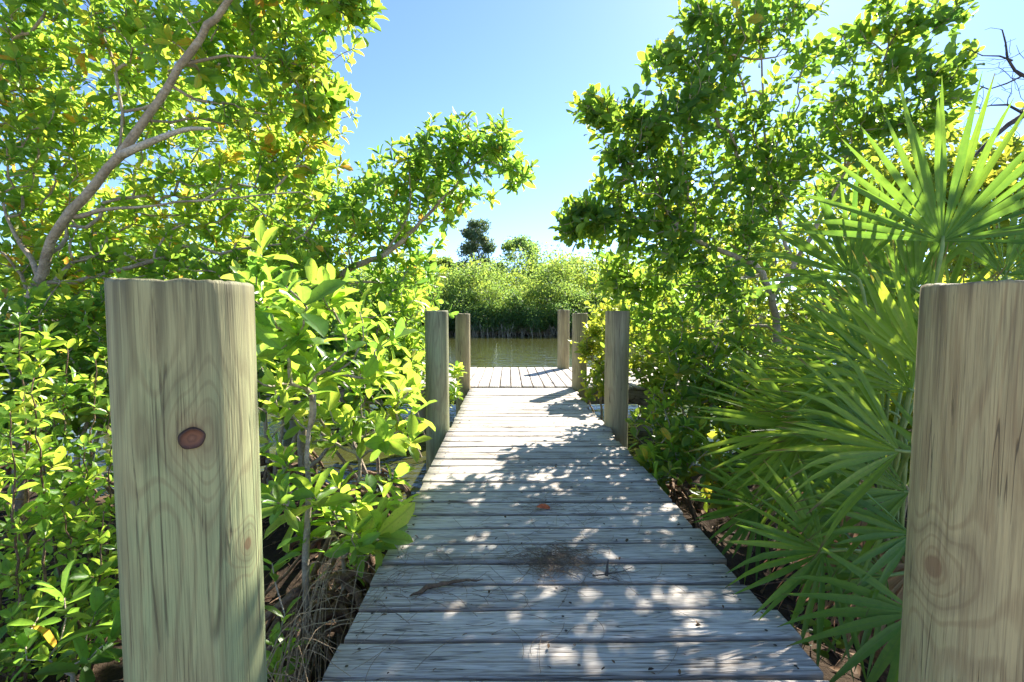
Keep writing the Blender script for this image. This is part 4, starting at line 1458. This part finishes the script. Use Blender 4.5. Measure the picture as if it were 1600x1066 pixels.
# big root lying across the near mud
mb = MB()
r1 = [(-2.4, 1.75, gz(-2.4, 1.75) + .06), (-1.7, 1.5, gz(-1.7, 1.5) + .07), (-1.25, 1.38, gz(-1.25, 1.38) + .06), (-.95, 1.2, gz(-.95, 1.2) + .03), (-.8, 1.0, gz(-.8, 1.0) - .03)]
tube(mb, smooth_path(r1, 24) + rng.normal(size=(24, 3)) * .006, np.linspace(.026, .02, 24), 9)
tag(mb.build('fallen_branch', BARKP if False else BARK), 'grey brown branch lying across the mud behind the low dark seedling', 'branch')

# ------------------------------------------------------------------ far bank


def far_tree(label, h, w, mat, tone, n, lsz, seedless=False, kind='mangrove', loc=(0, 0, 0), name='mangrove_tree'):
    reseed(label + kind + str(h) + str(tone))
    root = empty(name, (0, 0, 0), label, 'tree', 'trees on the far bank')
    mb, mw = MB(), MB()
    blobs = []
    nb = 26 if kind == 'mangrove' else (34 if kind == 'pine' else 16)
    for i in range(nb):
        f = rng.random()
        if kind == 'mangrove':
            z = h * (.12 + .8 * f)
            rr = w * (1.0 - .55 * max(0, f - .35)) * .75
            blobs.append((rng.normal() * rr * .55, rng.normal() * rr * .5, z, .5 + .55 * rng.random()))
        elif kind == 'round':
            an_, el = rng.random() * 6.28, rng.uniform(-.2, 1.3)
            blobs.append((math.cos(an_) * math.cos(el) * w * .6, math.sin(an_) * math.cos(el) * w * .6, h - w * .6 + math.sin(el) * w * .5, .35 + .3 * rng.random()))
        else:
            f = (i + .5) / nb
            z = h * (.36 + .62 * f)
            rr = w * (1.0 - f * .78) * (.4 + .6 * rng.random())
            a_ = i * 2.4
            blobs.append((math.cos(a_) * rr * .8, math.sin(a_) * rr * .8, z + rng.normal() * .35, .3 + .4 * rng.random()))
    blobs = np.array(blobs)
    # trunk and limbs
    nt = 9 if kind == 'mangrove' else 1
    for i in range(nt):
        b = np.array([rng.normal() * w * .45, rng.normal() * w * .4, -.9]) if nt > 1 else np.array([0, 0, -.9])
        tpz = h * (.6 if kind == 'mangrove' else .92)
        e = b * .8 + np.array([rng.normal() * .4, rng.normal() * .3, tpz])
        tube(mw, smooth_path([b, (b + e) / 2 + rng.normal(size=3) * .1, e], 8), np.linspace(.05 if nt > 1 else .11, .015, 8), 6)
    for bb in blobs:
        s = np.array([bb[0] * .2, bb[1] * .2, max(.2, bb[2] - 1.1)])
        tube(mw, smooth_path([s, (s + bb[:3]) / 2 + [0, 0, -.1], bb[:3]], 6), np.linspace(.03, .008, 6), 4)
    if kind == 'mangrove':
        for i in range(42):
            a = rng.random() * 6.28
            s = np.array([rng.normal() * w * .45, rng.normal() * w * .35, .35 + .5 * rng.random()])
            e = s + np.array([math.cos(a) * .5, math.sin(a) * .5 - .1, 0])
            e[2] = -.9
            tube(mw, smooth_path([s, s * .4 + e * .6 + [0, 0, .35], e], 6), .018, 4)
    per = n // len(blobs)
    for bb in blobs:
        v = rand_unit(per) * (rng.random(per)[:, None] ** .4) * bb[3] * np.array([1.15, 1, .8])
        B = bb[:3] + v
        B = B[B[:, 2] > .1] if kind == 'mangrove' else B
        q = len(B)
        D = rand_unit(q) + [0, 0, .35]
        N = rand_unit(q) * .8 + [0, 0, .8]
        rn = np.clip(tone + rng.normal() * .1 + rng.normal(size=q) * .14, 0, 1)
        add_leaves(mb, B, D, N, lsz * (.7 + .6 * rng.random(q)), np.full(q, .5), rn, True)
    tk = mw.build('trunk', BARK, root)
    fo = mb.build('foliage', mat, root)
    return root


def place(o, x, y, s, rz, label):
    o.location = (x, y, -.45 if y > 30 else gz(x, y))
    o.scale = (s, s, s)
    o.rotation_euler = (0, 0, rz)
    o['label'] = label


protos = [far_tree('p', 4.3, 1.8, G['far'], .7, 4300, .18), far_tree('p', 4.9, 1.7, G['far'], .5, 4000, .18), far_tree('p', 3.7, 2.0, G['far'], .4, 4200, .17)]
low = far_tree('p', 2.0, 1.7, G['far'], .12, 4200, .15)
used = [False, False, False, False]
reseed('far bank')
FARL = []
xs_front = np.arange(-13, 13.1, 1.9)
allp = [(x + rng.normal() * .35, 34.6 + rng.random() * .8, .95 + rng.random() * .2, 3, 0) for x in xs_front]
allp += [(x + .5 + rng.normal() * .3, 35.4 + rng.random() * .6, .85 + rng.random() * .15, int(rng.integers(3)), 1) for x in np.arange(-13, 13.1, 2.2)]
allp += [(x + .9 + rng.normal() * .4, 38 + rng.random() * 2.2, 1.1 + rng.random() * .35, int(rng.integers(3)), 1) for x in xs_front]
allp += [(x + rng.normal() * .5, 45 + rng.random() * 3, 1.4 + rng.random() * .4, int(rng.integers(3)), 2) for x in np.arange(-14, 14.1, 2.0)]
allp += [(sx * (7.5 + rng.random() * 2), yy, .95 + rng.random() * .2, int(rng.integers(3)), 3) for sx in (-1, 1) for yy in (11.5, 15.5, 20, 25, 30)]
lab = {0: 'low dark green mangrove at the water edge of the far bank', 1: 'yellow green mangrove behind the low dark ones on the far bank', 2: 'taller mangrove in the back row of the far bank', 3: 'mangrove lining the side bank of the creek'}
for (x, y, s, pi, row) in allp:
    pr = (protos + [low])[pi]
    if used[pi]:
        o = copy_tree(pr)
    else:
        o, used[pi] = pr, True
    place(o, x, y, s, rng.random() * 6.28, lab[row])
    o['group'] = {0: 'low mangroves at the far water edge', 1: 'mangroves on the far bank', 2: 'back row of mangroves on the far bank', 3: 'mangroves along the side banks'}[row]

o = far_tree('t', 8.3, 3.3, G['pine'], .45, 9000, .22, kind='pine', name='pine_tree')
place(o, -3.4, 49, 1.4, .4, 'tall dark grey green tree rising above the far mangroves')
o = far_tree('t', 6.2, 2.0, G['far'], .35, 2600, .2, kind='round', name='broadleaf_tree')
place(o, 1.3, 51, 1.6, 1.2, 'small round topped tree with a thin trunk above the far mangroves')
o = far_tree('t', 6.6, 2.4, G['pine'], .6, 4200, .24, kind='pine', name='pine_tree')
place(o, 7.6, 52, 1.2, 2.2, 'dull feathery tree half hidden behind the leaning dark tree')
o = far_tree('t', 6.0, 2.4, G['far'], .45, 4200, .24, kind='round', name='broadleaf_tree')
place(o, -7.4, 51, 1.3, 3.0, 'green tree behind the far mangroves, next to the tall dark one')
for c in ('pine_tree', 'broadleaf_tree'):
    pass
for ob in scn.objects:
    if ob.get('group') == 'trees on the far bank':
        del ob['group']

# ------------------------------------------------------------------ light
w = bpy.data.worlds.new('World')
scn.world = w
w.use_nodes = True
nt = w.node_tree
nt.nodes.clear()
sky = nt.nodes.new('ShaderNodeTexSky')
sky.sky_type = 'NISHITA'
sky.sun_disc = False
sky.sun_elevation = SUN_EL
sky.sun_rotation = SUN_AZ
sky.altitude = 0
sky.air_density = .7
sky.dust_density = .12
sky.ozone_density = 5.0
bg = nt.nodes.new('ShaderNodeBackground')
bg.inputs[1].default_value = .09
ow = nt.nodes.new('ShaderNodeOutputWorld')
nt.links.new(sky.outputs[0], bg.inputs[0])
nt.links.new(bg.outputs[0], ow.inputs[0])

sd = bpy.data.lights.new('sun', 'SUN')
sd.energy = 4.2
sd.angle = R(.53)
sd.color = (1, .95, .86)
sun = bpy.data.objects.new('sun', sd)
COL.objects.link(sun)
dirv = Vector((math.sin(SUN_AZ) * math.cos(SUN_EL), math.cos(SUN_AZ) * math.cos(SUN_EL), math.sin(SUN_EL)))
sun.rotation_euler = dirv.to_track_quat('Z', 'Y').to_euler()

scn.view_settings.view_transform = 'Standard'
scn.view_settings.look = 'None'
scn.view_settings.exposure = 1.95
scn.view_settings.gamma = 1
scn.render.engine = 'CYCLES'
cy = scn.cycles
cy.use_denoising = True
cy.max_bounces = 14
cy.diffuse_bounces = 10
cy.glossy_bounces = 3
cy.transmission_bounces = 12
cy.transparent_max_bounces = 6
cy.caustics_reflective = False
cy.caustics_refractive = False
cy.sample_clamp_indirect = 8
